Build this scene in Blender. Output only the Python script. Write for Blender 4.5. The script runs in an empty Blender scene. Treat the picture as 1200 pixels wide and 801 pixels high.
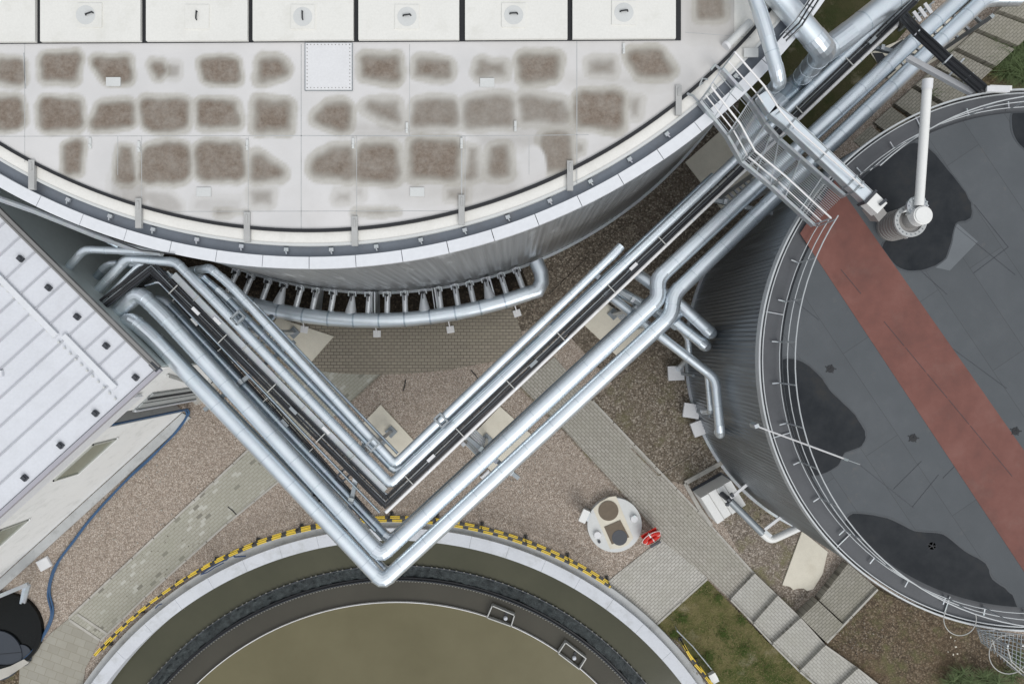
import bpy, math, random
from math import pi, sin, cos, radians, hypot, atan2, sqrt
from mathutils import Vector, noise
random.seed(7)
SC = bpy.context.scene
COL = SC.collection
H, F = 26.0, 800.0          # drone height (m) and focal length used to turn measured image positions into metres at a known height

def P(px, py, z=0.0):
    s = (H - z) / F
    return Vector(((px - 600) * s, (400.5 - py) * s, z))

# ------------------------------------------------------------------ mesh helper
class MB:
    def __init__(s): s.v, s.f, s.m = [], [], []
    def add(s, vs, fs, mi=0):
        b = len(s.v); s.v += [tuple(x) for x in vs]
        for f in fs: s.f.append(tuple(b + i for i in f)); s.m.append(mi)
    def obox(s, c, ux, uy, uz, mi=0):
        c, ux, uy, uz = Vector(c), Vector(ux), Vector(uy), Vector(uz)
        vs = [c + ux*a + uy*b + uz*d for d in (-1, 1) for a, b in ((-1,-1),(1,-1),(1,1),(-1,1))]
        fs = [(3,2,1,0),(4,5,6,7),(0,1,5,4),(1,2,6,5),(2,3,7,6),(3,0,4,7)]
        if ux.cross(uy).dot(uz) < 0: fs = [f[::-1] for f in fs]
        s.add(vs, fs, mi)
    def box(s, c, sx, sy, sz, rz=0, mi=0):
        s.obox(c, (cos(rz)*sx/2, sin(rz)*sx/2, 0), (-sin(rz)*sy/2, cos(rz)*sy/2, 0), (0,0,sz/2), mi)
    def beam(s, a, b, w, h, mi=0, ext=0):
        a, b = Vector(a), Vector(b); d = (b-a); L = d.length; d.normalize()
        up = Vector((0,0,1)) if abs(d.z) < .95 else Vector((1,0,0))
        side = d.cross(up).normalized(); up = side.cross(d)
        s.obox((a+b)/2, d*(L/2+ext), side*w/2, up*h/2, mi)
    def tube(s, pts, r, seg=14, caps=True, mi=0, r2=None):
        pts = [Vector(p) for p in pts]; n = len(pts)
        ds = [(pts[i+1]-pts[i]).normalized() for i in range(n-1)]
        up = Vector((0,0,1)) if abs(ds[0].z) < .9 else Vector((1,0,0))
        x = ds[0].cross(up).normalized(); rings = []
        for i in range(n):
            if i == 0: t = ds[0]; k = 1
            elif i == n-1: t = ds[-1]; k = 1
            else:
                t = (ds[i-1]+ds[i]).normalized(); k = 1/max(.3, t.dot(ds[i]))
                dd = ds[i]-ds[i-1]
            x = (x - t*x.dot(t)).normalized(); y = t.cross(x)
            rr = r if r2 is None else r + (r2-r)*i/(n-1)
            ring = []
            for j in range(seg):
                a = 2*pi*j/seg; o = x*cos(a)*rr + y*sin(a)*rr
                if k > 1.001:
                    e = dd.normalized(); o += e*o.dot(e)*(k-1)
                ring.append(pts[i]+o)
            rings.append(ring)
        vs = [v for q in rings for v in q]; fs = []
        for i in range(n-1):
            for j in range(seg):
                a, b = i*seg+j, i*seg+(j+1) % seg
                fs.append((a, b, b+seg, a+seg))
        if caps:
            fs.append(tuple(range(seg))[::-1]); fs.append(tuple((n-1)*seg+j for j in range(seg)))
        s.add(vs, fs, mi)
    def cyl(s, c, r, z0, z1, seg=32, mi=0, r2=None):
        c = Vector((c[0], c[1], 0)); s.tube([c+Vector((0,0,z0)), c+Vector((0,0,z1))], r, seg, True, mi, r2)
    def ring(s, c, r0, r1, z0, z1, a0=0, a1=2*pi, n=96, mi=0):
        full = abs(a1-a0-2*pi) < 1e-6; vs = []; N = n if full else n+1
        for i in range(N):
            a = a0+(a1-a0)*i/n
            for r, z in ((r0,z0),(r1,z0),(r1,z1),(r0,z1)): vs.append((c[0]+r*cos(a), c[1]+r*sin(a), z))
        fs = []
        for i in range(n):
            a, b = 4*i, 4*((i+1) % N)
            for k in range(4): fs.append((a+k, b+k, b+(k+1) % 4, a+(k+1) % 4)[::-1])
        if not full: fs += [(0,1,2,3)[::-1], tuple(4*n+k for k in range(4))]
        s.add(vs, fs, mi)
    def slab(s, pts, z0, mi=0):
        """extruded polygon: pts carry the top z, z0 is the bottom"""
        n = len(pts); ar = sum(pts[i][0]*pts[(i+1)%n][1]-pts[(i+1)%n][0]*pts[i][1] for i in range(n))
        if ar < 0: pts = pts[::-1]
        vs = [tuple(p) for p in pts]+[(p[0],p[1],z0) for p in pts]
        fs = [tuple(range(n)), tuple(range(2*n-1, n-1, -1))]+[(n+i, n+(i+1)%n, (i+1)%n, i) for i in range(n)]
        s.add(vs, fs, mi)
    def sheet(s, pts, mi=0):
        n = len(pts); ar = sum(pts[i][0]*pts[(i+1)%n][1]-pts[(i+1)%n][0]*pts[i][1] for i in range(n))
        if ar < 0: pts = pts[::-1]
        s.add(pts, [tuple(range(n))], mi)
    def build(s, name, mats, parent=None, origin=None, smooth=35):
        me = bpy.data.meshes.new(name)
        if parent is not None and origin is None: o = wl(parent)
        else: o = Vector(origin) if origin is not None else Vector((0,0,0))
        me.from_pydata([(v[0]-o.x, v[1]-o.y, v[2]-o.z) for v in s.v], [], s.f)
        mats = mats if isinstance(mats, (list, tuple)) else [mats]
        for m in mats: me.materials.append(m)
        if len(mats) > 1: me.polygons.foreach_set('material_index', s.m)
        if smooth:
            me.polygons.foreach_set('use_smooth', [True]*len(s.f)); me.set_sharp_from_angle(angle=radians(smooth))
        me.update()
        ob = bpy.data.objects.new(name, me); COL.objects.link(ob)
        if parent is not None:
            ob.parent = parent; ob.location = o - wl(parent)
        else: ob.location = o
        return ob

def wl(o):
    p = Vector((0,0,0))
    while o is not None: p = p + o.location; o = o.parent
    return p
def tag(o, label=None, cat=None, group=None, kind=None):
    for k, v in (('label',label),('category',cat),('group',group),('kind',kind)):
        if v: o[k] = v
    return o
def thing(name, label, cat, loc, group=None):
    o = bpy.data.objects.new(name, None); COL.objects.link(o); o.location = loc; o.empty_display_size = .2
    return tag(o, label, cat, group)
def part(mb, name, mat, parent, label=None, smooth=35):
    return tag(mb.build(name, mat, parent, smooth=smooth), label)
def rounded(pts, rad, n=4):
    """polyline with its corners replaced by short arcs; also returns the arcs"""
    pts = [Vector(p) for p in pts]; runs, arcs = [], []; cur = pts[0]
    for i in range(1, len(pts)-1):
        a, b, c = pts[i-1], pts[i], pts[i+1]
        d1, d2 = (b-a), (c-b); t = min(rad, d1.length*.45, d2.length*.45); d1.normalize(); d2.normalize()
        p0, p1 = b-d1*t, b+d2*t
        arc = [p0*(1-u)**2 + b*2*u*(1-u) + p1*u*u for u in [k/n for k in range(n+1)]]
        runs.append((cur, p0)); arcs.append(arc); cur = p1
    runs.append((cur, pts[-1]))
    return runs, arcs

# ------------------------------------------------------------------ materials
def new_mat(name):
    m = bpy.data.materials.new(name); m.use_nodes = True
    nt = m.node_tree; return m, nt, nt.nodes['Principled BSDF']
class N:
    """tiny node builder"""
    def __init__(s, nt): s.nt = nt
    def n(s, t, ins=None, **kw):
        x = s.nt.nodes.new(t)
        for k, v in kw.items(): setattr(x, k, v)
        for k, v in (ins or {}).items():
            if isinstance(v, bpy.types.NodeSocket): s.nt.links.new(v, x.inputs[k])
            else: x.inputs[k].default_value = v
        return x
    def pos(s, scale=(1,1,1), rot=(0,0,0), loc=(0,0,0)):
        g = s.n('ShaderNodeNewGeometry')
        return s.n('ShaderNodeMapping', {'Vector': g.outputs['Position'], 'Scale': scale, 'Rotation': rot, 'Location': loc}).outputs[0]
    def noise(s, vec, scale, detail=4, rough=.55):
        return s.n('ShaderNodeTexNoise', {'Vector': vec, 'Scale': scale, 'Detail': detail, 'Roughness': rough}).outputs['Fac']
    def ramp(s, fac, stops):
        r = s.n('ShaderNodeValToRGB', {'Fac': fac}); e = r.color_ramp.elements
        while len(e) < len(stops): e.new(.5)
        for el, (p, c) in zip(e, stops):
            el.position = p; el.color = (*c, 1) if len(c) == 3 else c
        return r.outputs[0]
    def mix(s, fac, a, b, mode='MIX'):
        x = s.n('ShaderNodeMix', data_type='RGBA', blend_type=mode)
        for i, v in ((0, fac), (6, a), (7, b)):
            if isinstance(v, bpy.types.NodeSocket): s.nt.links.new(v, x.inputs[i])
            else: x.inputs[i].default_value = v if i == 0 else ((*v, 1) if len(v) == 3 else v)
        return x.outputs[2]
    def math(s, op, a, b=0.0, c=None, clamp=False):
        x = s.n('ShaderNodeMath', operation=op, use_clamp=clamp)
        for i, v in enumerate((a, b) if c is None else (a, b, c)):
            if isinstance(v, bpy.types.NodeSocket): s.nt.links.new(v, x.inputs[i])
            else: x.inputs[i].default_value = v
        return x.outputs[0]
    def bump(s, h, strength=.3, dist=.02):
        return s.n('ShaderNodeBump', {'Height': h, 'Strength': strength, 'Distance': dist}).outputs[0]
    def link(s, a, b): s.nt.links.new(a, b)
def mul(c, k): return tuple(min(1, x*k) for x in c)

def plain(name, col, rough=.6, metal=0.0, var=.18, big=.6, fine=25, bump=.1, dirt=None, spec=.5):
    m, nt, b = new_mat(name); g = N(nt); p = g.pos()
    c = g.mix(g.ramp(g.noise(p, big, 5, .6), [(.3,(0,0,0)),(.7,(1,1,1))]), mul(col, 1-var), mul(col, 1+var*.6))
    f = g.noise(p, fine, 3)
    c = g.mix(.35, c, g.mix(f, mul(col, .75), mul(col, 1.2)))
    if dirt: c = g.mix(g.ramp(g.noise(p, 1.7, 8, .7), [(.52,(0,0,0)),(.72,(.7,.7,.7))]), c, dirt)
    g.link(c, b.inputs['Base Color']); b.inputs['Roughness'].default_value = rough; b.inputs['Metallic'].default_value = metal
    b.inputs['Specular IOR Level'].default_value = spec
    if bump: g.link(g.bump(f, bump, .01), b.inputs['Normal'])
    return m

def galv(name, col, rough=.36, metal=.85, streak=.2):
    m, nt, b = new_mat(name); g = N(nt); p = g.pos()
    sp = g.n('ShaderNodeTexVoronoi', {'Vector': p, 'Scale': 9.0}).outputs['Color']
    big = g.noise(p, 1.3, 6, .65)
    c = g.mix(g.ramp(big, [(.35,(0,0,0)),(.68,(1,1,1))]), mul(col, 1-streak), col)
    c = g.mix(.03, c, sp, 'OVERLAY')
    c = g.mix(g.ramp(g.noise(p, 3.3, 8, .75), [(.62,(0,0,0)),(.85,(.14,.14,.14))]), c, (.42,.43,.42))
    g.link(c, b.inputs['Base Color']); b.inputs['Metallic'].default_value = metal
    g.link(g.math('MULTIPLY_ADD', g.noise(p, 4, 3), .14, rough-.07), b.inputs['Roughness'])

    return m

def gravel_mat(name, cols, scale=28, dirt=(.1,.08,.06), moss=None, amount=.5):
    m, nt, b = new_mat(name); g = N(nt); p = g.pos()
    v = g.n('ShaderNodeTexVoronoi', {'Vector': p, 'Scale': scale, 'Randomness': 1.0})
    r = g.n('ShaderNodeSeparateColor', {'Color': v.outputs['Color']}).outputs[0]
    k = len(cols)
    c = g.ramp(r, [(i/(k-1)*.98+.01, x) for i, x in enumerate(cols)])
    gap = g.ramp(v.outputs['Distance'], [(.25,(1,1,1)),(.62,(.42,.42,.42))])
    c = g.mix(.85, c, gap, 'MULTIPLY')
    c = g.mix(g.ramp(g.noise(p, .55, 7, .65), [(.42,(0,0,0)),(.75,(amount,amount,amount))]), c, dirt)
    c = g.mix(g.ramp(g.noise(p, 7.0, 3, .6), [(.35,(.35,.35,.35)),(.6,(0,0,0))]), c, mul(cols[0], .55))
    if moss: c = g.mix(g.ramp(g.noise(p, 1.3, 8, .7), [(.5,(0,0,0)),(.66,(.85,.85,.85))]), c, moss)
    g.link(c, b.inputs['Base Color']); b.inputs['Roughness'].default_value = .9
    b.inputs['Specular IOR Level'].default_value = .25
    g.link(g.bump(g.math('SUBTRACT', 1.0, v.outputs['Distance']), .7, .03), b.inputs['Normal'])
    return m

def paver_mat(name, rot, c1, c2, odd=.0, mortar=(.07,.065,.055), bw=.215, bh=.108, patch=(.33,.32,.26), ms=.011):
    m, nt, b = new_mat(name); g = N(nt); p = g.pos(rot=(0,0,rot))
    br = g.n('ShaderNodeTexBrick', {'Vector': p, 'Scale': 1.0, 'Mortar Size': ms, 'Mortar Smooth': .25, 'Brick Width': bw, 'Row Height': bh,
             'Color1': (*c1,1), 'Color2': (*c2,1), 'Mortar': (*mortar,1), 'Bias': 0.0})
    c = br.outputs['Color']
    if odd:      # single replaced stones
        b2 = g.n('ShaderNodeTexBrick', {'Vector': p, 'Scale': 1.0, 'Mortar Size': 0.0, 'Brick Width': bw, 'Row Height': bh, 'Color1': (0,0,0,1), 'Color2': (1,1,1,1), 'Mortar': (.5,.5,.5,1)})
        c = g.mix(g.ramp(b2.outputs['Color'], [(1-odd*1.0,(0,0,0)),(1-odd*.9,(.85,.85,.85))]), c, (.56,.55,.50))
        c = g.mix(g.ramp(b2.outputs['Color'], [(odd*.26,(.75,.75,.75)),(odd*.30,(0,0,0))]), c, (.13,.12,.10))
    pp = g.pos()
    c = g.mix(g.ramp(g.noise(pp, .8, 6, .65), [(.4,(0,0,0)),(.75,(.55,.55,.55))]), c, patch)
    c = g.mix(g.math('MULTIPLY', g.noise(pp, 30, 3), .35), c, mul(c1, .6))
    g.link(c, b.inputs['Base Color']); b.inputs['Roughness'].default_value = .85
    b.inputs['Specular IOR Level'].default_value = .3
    g.link(g.bump(br.outputs['Fac'], -.5, .01), b.inputs['Normal'])
    return m

M = {}
M['pipe'] = galv('galvanised_cladding', (.80,.865,.915), .36, .85, .10)
M['pipe_dull'] = galv('dull_cladding', (.52,.60,.67), .30, .88)
M['seam'] = galv('seam_cladding', (.66,.73,.78), .36, .85, .10)
M['elbow'] = galv('elbow_cladding', (.76,.82,.87), .36, .85, .10)
M['steel'] = galv('galvanised_steel', (.55,.58,.60), .45, .6)
M['white_steel'] = plain('white_steel', (.78,.77,.77), .45, 0, .06, 1.2, 12, .02, dirt=(.5,.48,.45))
M['grey_steel'] = plain('grey_steel', (.30,.33,.35), .5, .4)
M['dark_steel'] = plain('dark_steel', (.06,.065,.075), .5, .3)
M['cable'] = plain('black_cable', (.018,.019,.022), .45, 0, .3, 4, 20, .05)
M['black'] = plain('black_rubber', (.012,.013,.016), .55, 0, .2, 1, 30, .1)
M['gloss_black'] = plain('gloss_black', (.006,.007,.007), .22, 0, .2, 1, 3, .03, spec=.2)
M['gutter'] = plain('grey_gutter', (.16,.18,.21), .5, .2, .2, .9, 14, .05, dirt=(.14,.14,.15))
M['gutter_dark'] = plain('dark_gutter', (.088,.092,.10), .6, .1, .2, .9, 14, .05)
M['cream'] = plain('cream_concrete', (.80,.785,.745), .8, 0, .08, .9, 18, .1, dirt=(.70,.68,.64))
M['white_cap'] = plain('white_cap', (.72,.735,.765), .42, 0, .04, .7, 10, .02)
M['cover'] = plain('cover_sheet', (.76,.75,.71), .6, 0, .05, .5, 20, .02, dirt=(.66,.65,.60))
M['cover_grey'] = plain('cover_grey', (.62,.63,.62), .6, 0, .08, 2, 30, .03)
M['beam_grey'] = plain('beam_grey', (.44,.44,.43), .7, 0, .15, 3, 20, .05)
M['plate'] = plain('light_plate', (.72,.72,.73), .55, 0, .05, 2, 20, .02)
M['roof_sheet'] = plain('roof_sheet', (.68,.695,.735), .5, 0, .06, .8, 12, .03, dirt=(.60,.61,.64))
M['wall_white'] = plain('render_white', (.80,.805,.795), .85, 0, .05, .6, 30, .05, dirt=(.58,.59,.57))
M['wall_grey'] = plain('cladding_grey', (.46,.51,.50), .6, .1, .15, .5, 8, .05)
M['panel_grey'] = plain('panel_grey', (.36,.38,.38), .6, 0, .1)
M['concrete'] = plain('pad_concrete', (.70,.655,.55), .9, 0, .10, 1.5, 22, .2, dirt=(.58,.53,.43))
M['concrete_grey'] = plain('kerb_concrete', (.46,.44,.40), .9, 0, .2, 1.2, 22, .25, dirt=(.22,.21,.18))
M['coping'] = plain('coping_concrete', (.61,.63,.67), .8, 0, .1, .9, 20, .12, dirt=(.42,.43,.43))
M['coping_low'] = plain('coping_ledge', (.46,.47,.47), .85, 0, .18, .9, 20, .15, dirt=(.24,.24,.23))
M['teeth'] = plain('weir_plate', (.20,.195,.17), .6, 0, .25, 6, 20, .05)
M['clamp2'] = plain('box_steel', (.48,.48,.46), .5, .2, .15, 3, 20, .03)
M['rail'] = plain('rail_steel', (.52,.54,.55), .5, .2, .12, 3, 20, .02)
M['seam_grey'] = plain('seam_grey', (.47,.48,.51), .5, 0, .1, 1, 12, .02)
M['stub'] = plain('stub_sheet', (.80,.82,.84), .32, .45, .1, 3, 20, .02)
M['clamp'] = plain('clamp_steel', (.33,.36,.38), .45, .5, .15, 3, 20, .03)
M['patch'] = plain('light_membrane', (.135,.148,.16), .7, 0, .12, 1, 40, .1)
M['yellow'] = plain('yellow_paint', (.80,.56,.04), .5, 0, .12, 3, 20, .03)
M['stripe_black'] = plain('stripe_black', (.03,.03,.03), .5)
M['red'] = plain('red_plastic', (.62,.03,.02), .4, 0, .1, 3, 20, .02)
M['blue'] = plain('blue_hose', (.035,.095,.20), .45, 0, .25, 2, 20, .05)
M['blue_dark'] = plain('navy_rope', (.03,.06,.14), .6)
M['disc'] = plain('grey_disc', (.038,.046,.06), .5, 0, .12)
M['timber'] = plain('brown_lid', (.16,.125,.09), .8, 0, .15, 6, 40, .2)
M['frame'] = plain('window_frame', (.40,.41,.37), .6, 0, .1)
M['glass'] = plain('window_glass', (.23,.25,.19), .2, 0, .15, 1.5, 8, .01)
M['drain_white'] = plain('white_plastic', (.78,.78,.76), .4, 0, .04, 2, 20, .01)
M['valve_grey'] = plain('valve_grey', (.33,.32,.30), .6, .2, .15, 2, 20, .05)
M['brown_duct'] = plain('valve_body', (.30,.29,.28), .5, .3)
M['gravel'] = gravel_mat('pink_gravel', [(.35,.28,.22),(.52,.43,.355),(.64,.54,.455),(.82,.73,.64)], 30, (.38,.315,.265), None, .4)
M['gravel_dark'] = gravel_mat('brown_gravel', [(.20,.165,.13),(.33,.275,.225),(.44,.375,.315),(.62,.55,.48)], 20, (.25,.205,.155), (.19,.175,.095), .5)
M['gravel_moss'] = gravel_mat('mossy_gravel', [(.15,.12,.09),(.26,.215,.165),(.36,.305,.245),(.54,.48,.40)], 17, (.155,.125,.09), (.15,.135,.08), .55)
M['gravel_darker'] = gravel_mat('dark_brown_gravel', [(.13,.105,.08),(.22,.18,.14),(.30,.25,.195),(.46,.4,.32)], 16, (.15,.122,.09), None, .55)  # brown gravel of a darker natural tone
M['soil_shade'] = gravel_mat('shade_toned_soil', [(.022,.017,.012),(.04,.03,.021),(.06,.046,.033),(.11,.085,.06)], 14, (.03,.023,.015), None, .6)  # soil colour pushed near black to carry the shade by the tank foot
M['dirt'] = gravel_mat('brown_soil', [(.105,.08,.054),(.17,.127,.085),(.225,.17,.115),(.32,.26,.19)], 16, (.165,.112,.066), (.125,.12,.055), .65)
M['pav_a'] = paver_mat('paver_grey', radians(46), (.46,.435,.385), (.375,.35,.305), mortar=(.13,.12,.10))
M['pav_b'] = paver_mat('paver_old', radians(-41), (.44,.425,.365), (.385,.37,.315), odd=.075, mortar=(.27,.255,.205), bw=.24, bh=.11, patch=(.33,.33,.26))
M['pav_c'] = paver_mat('paver_olive', radians(0), (.34,.30,.24), (.285,.25,.20), mortar=(.10,.088,.07), bw=.23, bh=.125, patch=(.26,.235,.18), ms=.014)
M['pav_d'] = paver_mat('paver_step', radians(46), (.53,.515,.475), (.45,.435,.40), mortar=(.24,.23,.205), bw=.21, bh=.1)
M['pav_e'] = paver_mat('paver_square', radians(-44), (.55,.53,.485), (.46,.44,.40), mortar=(.2,.19,.165), bw=.21, bh=.1)
M['pav_f'] = paver_mat('paver_mossy_step', radians(-42), (.37,.35,.30), (.30,.285,.24), mortar=(.13,.12,.10), bw=.21, bh=.1, patch=(.22,.21,.15))
M['slab'] = paver_mat('old_slab', radians(20), (.40,.385,.335), (.33,.315,.27), mortar=(.27,.25,.20), bw=.42, bh=.30, patch=(.27,.245,.19), ms=.012)

def grass_mat(name, a, b2, c3):
    m, nt, b = new_mat(name); g = N(nt); p = g.pos()
    c = g.ramp(g.noise(p, 1.1, 8, .7), [(.38,a),(.5,b2),(.62,c3)])
    c = g.mix(g.math('MULTIPLY', g.noise(p, 26, 4, .7), .75), c, mul(a, .6))
    c = g.mix(g.ramp(g.noise(g.pos(loc=(4,7,0)), .9, 6, .65), [(.58,(0,0,0)),(.74,(.8,.8,.8))]), c, (.34,.30,.21))
    g.link(c, b.inputs['Base Color']); b.inputs['Roughness'].default_value = .9; b.inputs['Specular IOR Level'].default_value = .2
    g.link(g.bump(g.noise(p, 22, 5, .7), .9, .06), b.inputs['Normal']); return m
M['grass'] = grass_mat('mossy_lawn', (.085,.108,.03), (.20,.18,.074), (.29,.24,.118))
M['grass_dark'] = grass_mat('dark_verge', (.07,.082,.03), (.105,.097,.045), (.125,.108,.058))
M['blade'] = plain('grass_blade', (.10,.14,.055), .7, 0, .35, 4, 9, 0, spec=.3)
M['blade_green'] = plain('green_blade', (.085,.125,.03), .7, 0, .35, 4, 9, 0, spec=.2)
M['blade_dry'] = plain('dry_blade', (.24,.205,.10), .8, 0, .3, 4, 9, 0, spec=.2)

def wall_mat(name, col, c, seams, rough=.35, metal=.7, light=.5):
    """profiled sheet on a round wall: streaks run down it"""
    m, nt, b = new_mat(name); g = N(nt)
    ge = g.n('ShaderNodeNewGeometry'); sx = g.n('ShaderNodeSeparateXYZ', {'Vector': ge.outputs['Position']})
    dx = g.math('SUBTRACT', sx.outputs[0], c[0]); dy = g.math('SUBTRACT', sx.outputs[1], c[1])
    an = g.math('ARCTAN2', dx, g.math('MULTIPLY', dy, -1.0))
    v = g.n('ShaderNodeCombineXYZ', {'X': g.math('MULTIPLY', an, seams), 'Y': g.math('MULTIPLY', sx.outputs[2], .12), 'Z': 0.0}).outputs[0]
    st = g.noise(v, 1.0, 5, .7)
    v2 = g.n('ShaderNodeCombineXYZ', {'X': g.math('MULTIPLY', an, 26.0), 'Y': g.math('MULTIPLY', sx.outputs[2], .3), 'Z': 3.0}).outputs[0]
    pa = g.noise(v2, 1.0, 4, .6)
    cc = g.mix(g.ramp(st, [(.3,(0,0,0)),(.7,(1,1,1))]), mul(col, .72), mul(col, 1.2))
    cc = g.mix(g.ramp(pa, [(.58,(0,0,0)),(.74,(light,light,light))]), cc, mul(col, 1.9))
    g.link(cc, b.inputs['Base Color']); b.inputs['Metallic'].default_value = metal
    g.link(g.math('MULTIPLY_ADD', st, .25, rough-.1), b.inputs['Roughness']); return m

# ------------------------------------------------------------------ ground
T1 = Vector((-5.1, 17.66, 0)); R1 = 15.8; Z1 = 8.84
T2 = Vector((13.8, -.48, 0)); R2 = 7.2; Z2 = 7.8
C3 = Vector((-4.42, -20.95, 0)); RC = 14.25
M['t1wall'] = wall_mat('tank_sheet', (.47,.49,.51), T1, 150, .36, .75, .9)
M['t2wall'] = wall_mat('dark_tank_sheet', (.26,.285,.31), T2, 60, .36, .7, .6)

mb = MB()      # one big sheet with a round hole where the clarifier basin sits
hn = 128; hr = RC - .35
mb.v = [(C3.x+hr*cos(2*pi*i/hn), C3.y+hr*sin(2*pi*i/hn), 0) for i in range(hn)] + [(C3.x+260*cos(2*pi*i/hn), C3.y+260*sin(2*pi*i/hn), 0) for i in range(hn)]
mb.f = [(i, i+hn, (i+1) % hn+hn, (i+1) % hn) for i in range(hn)]; mb.m = [0]*hn
tag(mb.build('ground', M['gravel'], smooth=0), 'pink grey gravel covering the yard between the tanks', 'ground', kind='structure')

def zone(name, pts, mat, lift, label, cat, kind='structure', thick=None, zs=None):
    q = [P(x, y, lift if zs is None else zs[i]) for i, (x, y) in enumerate(pts)]
    m_ = MB()
    if thick is not None: m_.slab(q, thick)
    else: m_.sheet(q)
    return tag(m_.build(name, mat, smooth=0), label, cat, kind=kind)
def arc_pts(c, r, a0, a1, n, z=0):
    return [Vector((c.x+r*cos(radians(a0+(a1-a0)*i/n)), c.y+r*sin(radians(a0+(a1-a0)*i/n)), z)) for i in range(n+1)]

# dark gravel apron round the big tank and between it and the dark tank
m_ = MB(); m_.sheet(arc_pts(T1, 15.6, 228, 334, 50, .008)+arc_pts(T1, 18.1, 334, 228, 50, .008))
tag(m_.build('gravel_strip', M['gravel_darker'], smooth=0), 'dark brown gravel strip round the foot of the big tank', 'gravel', kind='structure')
m_ = MB(); m_.sheet(arc_pts(T1, 15.6, 240, 290.2, 40, .03)+arc_pts(T1, 16.75, 290.2, 240, 40, .03))  # soil strip whose darkness paints the shade behind the ring pipe
tag(m_.build('soil', M['soil_shade'], smooth=0), 'soil darkened with painted shade between the big tank and its ring pipe', 'soil', kind='structure')
zone('gravel_bed', [(692,468),(760,420),(800,400),(825,385),(840,500),(856,545),(806,570),(770,556),(740,526)], M['gravel_moss'], .012, 'coarse brown gravel bed beside the dark tank', 'gravel')
zone('gravel_bed', [(640,345),(700,285),(765,215),(830,170),(930,130),(960,200),(880,300),(810,400),(720,452),(655,380)], M['gravel_darker'], .010, 'dark brown gravel under the right arm of the pipe bridge', 'gravel')
zone('gravel_bed', [(806,572),(850,540),(905,590),(965,655),(945,700),(925,712),(880,672),(840,600)], M['gravel_dark'], .0095, 'brown gravel round the white pump box', 'gravel')
# paved ways
m_ = MB(); m_.sheet(arc_pts(T1, 16.9, 254, 287.5, 30, .022)+arc_pts(T1, 18.9, 287.5, 254, 30, .022))
tag(m_.build('path', M['pav_c'], smooth=0), 'curved olive paver walk under the ring pipe of the big tank', 'path', kind='structure')
zone('path', [(300,440),(360,428),(447,437),(398,482),(340,530)], M['pav_b'], .018, 'diagonal paver walk running in under the left arm of the pipe bridge', 'path')
zone('path', [(608,452),(650,418),(694,470),(818,600),(883,672),(828,676),(775,632),(748,598),(660,503)][:4]+[(885,671),(857,703),(828,676),(775,632),(748,598),(660,503)], M['pav_a'], .026, 'grey paver path running diagonally past the round manhole', 'path')
zone('path', [(775,631),(829,677),(768,732),(738,712),(708,684)], M['pav_e'], .024, 'square paver apron between the clarifier and the lawn', 'path')
zone('path', [(80,725),(205,608),(296,523),(330,560),(266,612),(170,698),(117,750)], M['pav_b'], .026, 'old paver path with odd light stones beside the blue hose', 'path')
zone('path', [(20,840),(23,782),(60,741),(80,725),(117,750),(100,783),(92,840)], M['slab'], .024, 'worn concrete walk in the lower left corner', 'path')

def kerb(pts, label, mat=None, w=.07, z=0.05, zs=None):
    m_ = MB()
    for i in range(len(pts)-1):
        za = z if zs is None else zs[i]; zb = z if zs is None else zs[i+1]
        a, b = P(*pts[i], za), P(*pts[i+1], zb); n_ = max(1, int((b-a).length/1.0))
        for k in range(n_):
            q0 = a.lerp(b, k/n_+.004); q1 = a.lerp(b, (k+1)/n_-.004)
            m_.beam(q0-Vector((0,0,.06)), q1-Vector((0,0,.06)), w, .12)
    return tag(m_.build('kerb', mat or M['concrete_grey'], smooth=0), label, 'kerb', kind='structure')
zone('soil', [(-30,860),(-30,800),(5,787),(24,775),(21,860)], M['dirt'], .008, 'brown soil in the lower left corner beside the blue hose', 'soil')
kerb([(80,724),(205,607),(296,522)], 'thin kerb on the upper side of the old paver path')
kerb([(117,751),(170,699),(266,613),(330,561)], 'thin kerb on the clarifier side of the old paver path')
kerb([(81,726),(117,750)], 'crosswise kerb at the end of the old paver path', w=.09)
kerb([(90,719),(126,743)], 'second crosswise kerb at the end of the old paver path', w=.09)
kerb([(609,453),(660,504),(748,599),(774,631)], 'kerb on the manhole side of the grey paver path', M['gravel_dark'])
kerb([(694,469),(818,599),(884,672)], 'kerb on the tank side of the grey paver path')
kerb([(829,678),(768,733)], 'kerb between the paver apron and the lawn')
kerb([(447,438),(398,483)], 'kerb between the pink gravel and the diagonal paver walk', M['pav_c'], .06)
kerb([(740,525),(772,557),(806,538),(836,512)], 'dark timber edging of the coarse gravel bed', M['gravel_dark'], .05, .04)
kerb([(645,345),(720,272),(750,258)], 'dark edging across the dark brown gravel by the big tank', M['gravel_darker'], .05, .05)

# the bank at lower right: paver steps climbing it, lawn and soil sloping up with them
zone('bank', [(984,660),(1060,706),(1200,752),(1320,760),(1320,860),(1035,830),(966,752),(1028,690)], M['dirt'], 0, 'brown soil bank below the dark tank', 'bank', zs=[.02,.15,.2,.2,1.0,.66,.40,.28])
gz = [(829,679),(900,752),(958,802),(1010,850),(880,850),(832,800),(795,752),(768,733)]
zone('grass', gz, M['grass'], 0, 'mossy green lawn patch between the clarifier and the paver steps', 'lawn', kind='stuff', zs=[.02,.36,.62,.85,.5,.3,.1,.02])
LE = [(828,676),(855,701),(883,729),(905,754),(936,785),(972,817),(1010,850)]
RE = [(883,671),(884,671),(911,698),(937,724),(965,757),(990,776),(1040,815)]
LE = [(828,676),(856,702),(883,730),(905,754),(937,786),(971,815),(1012,850)]
RE = [(866,652),(884,672),(911,698),(938,724),(967,756),(1005,783),(1050,818)]
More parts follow.
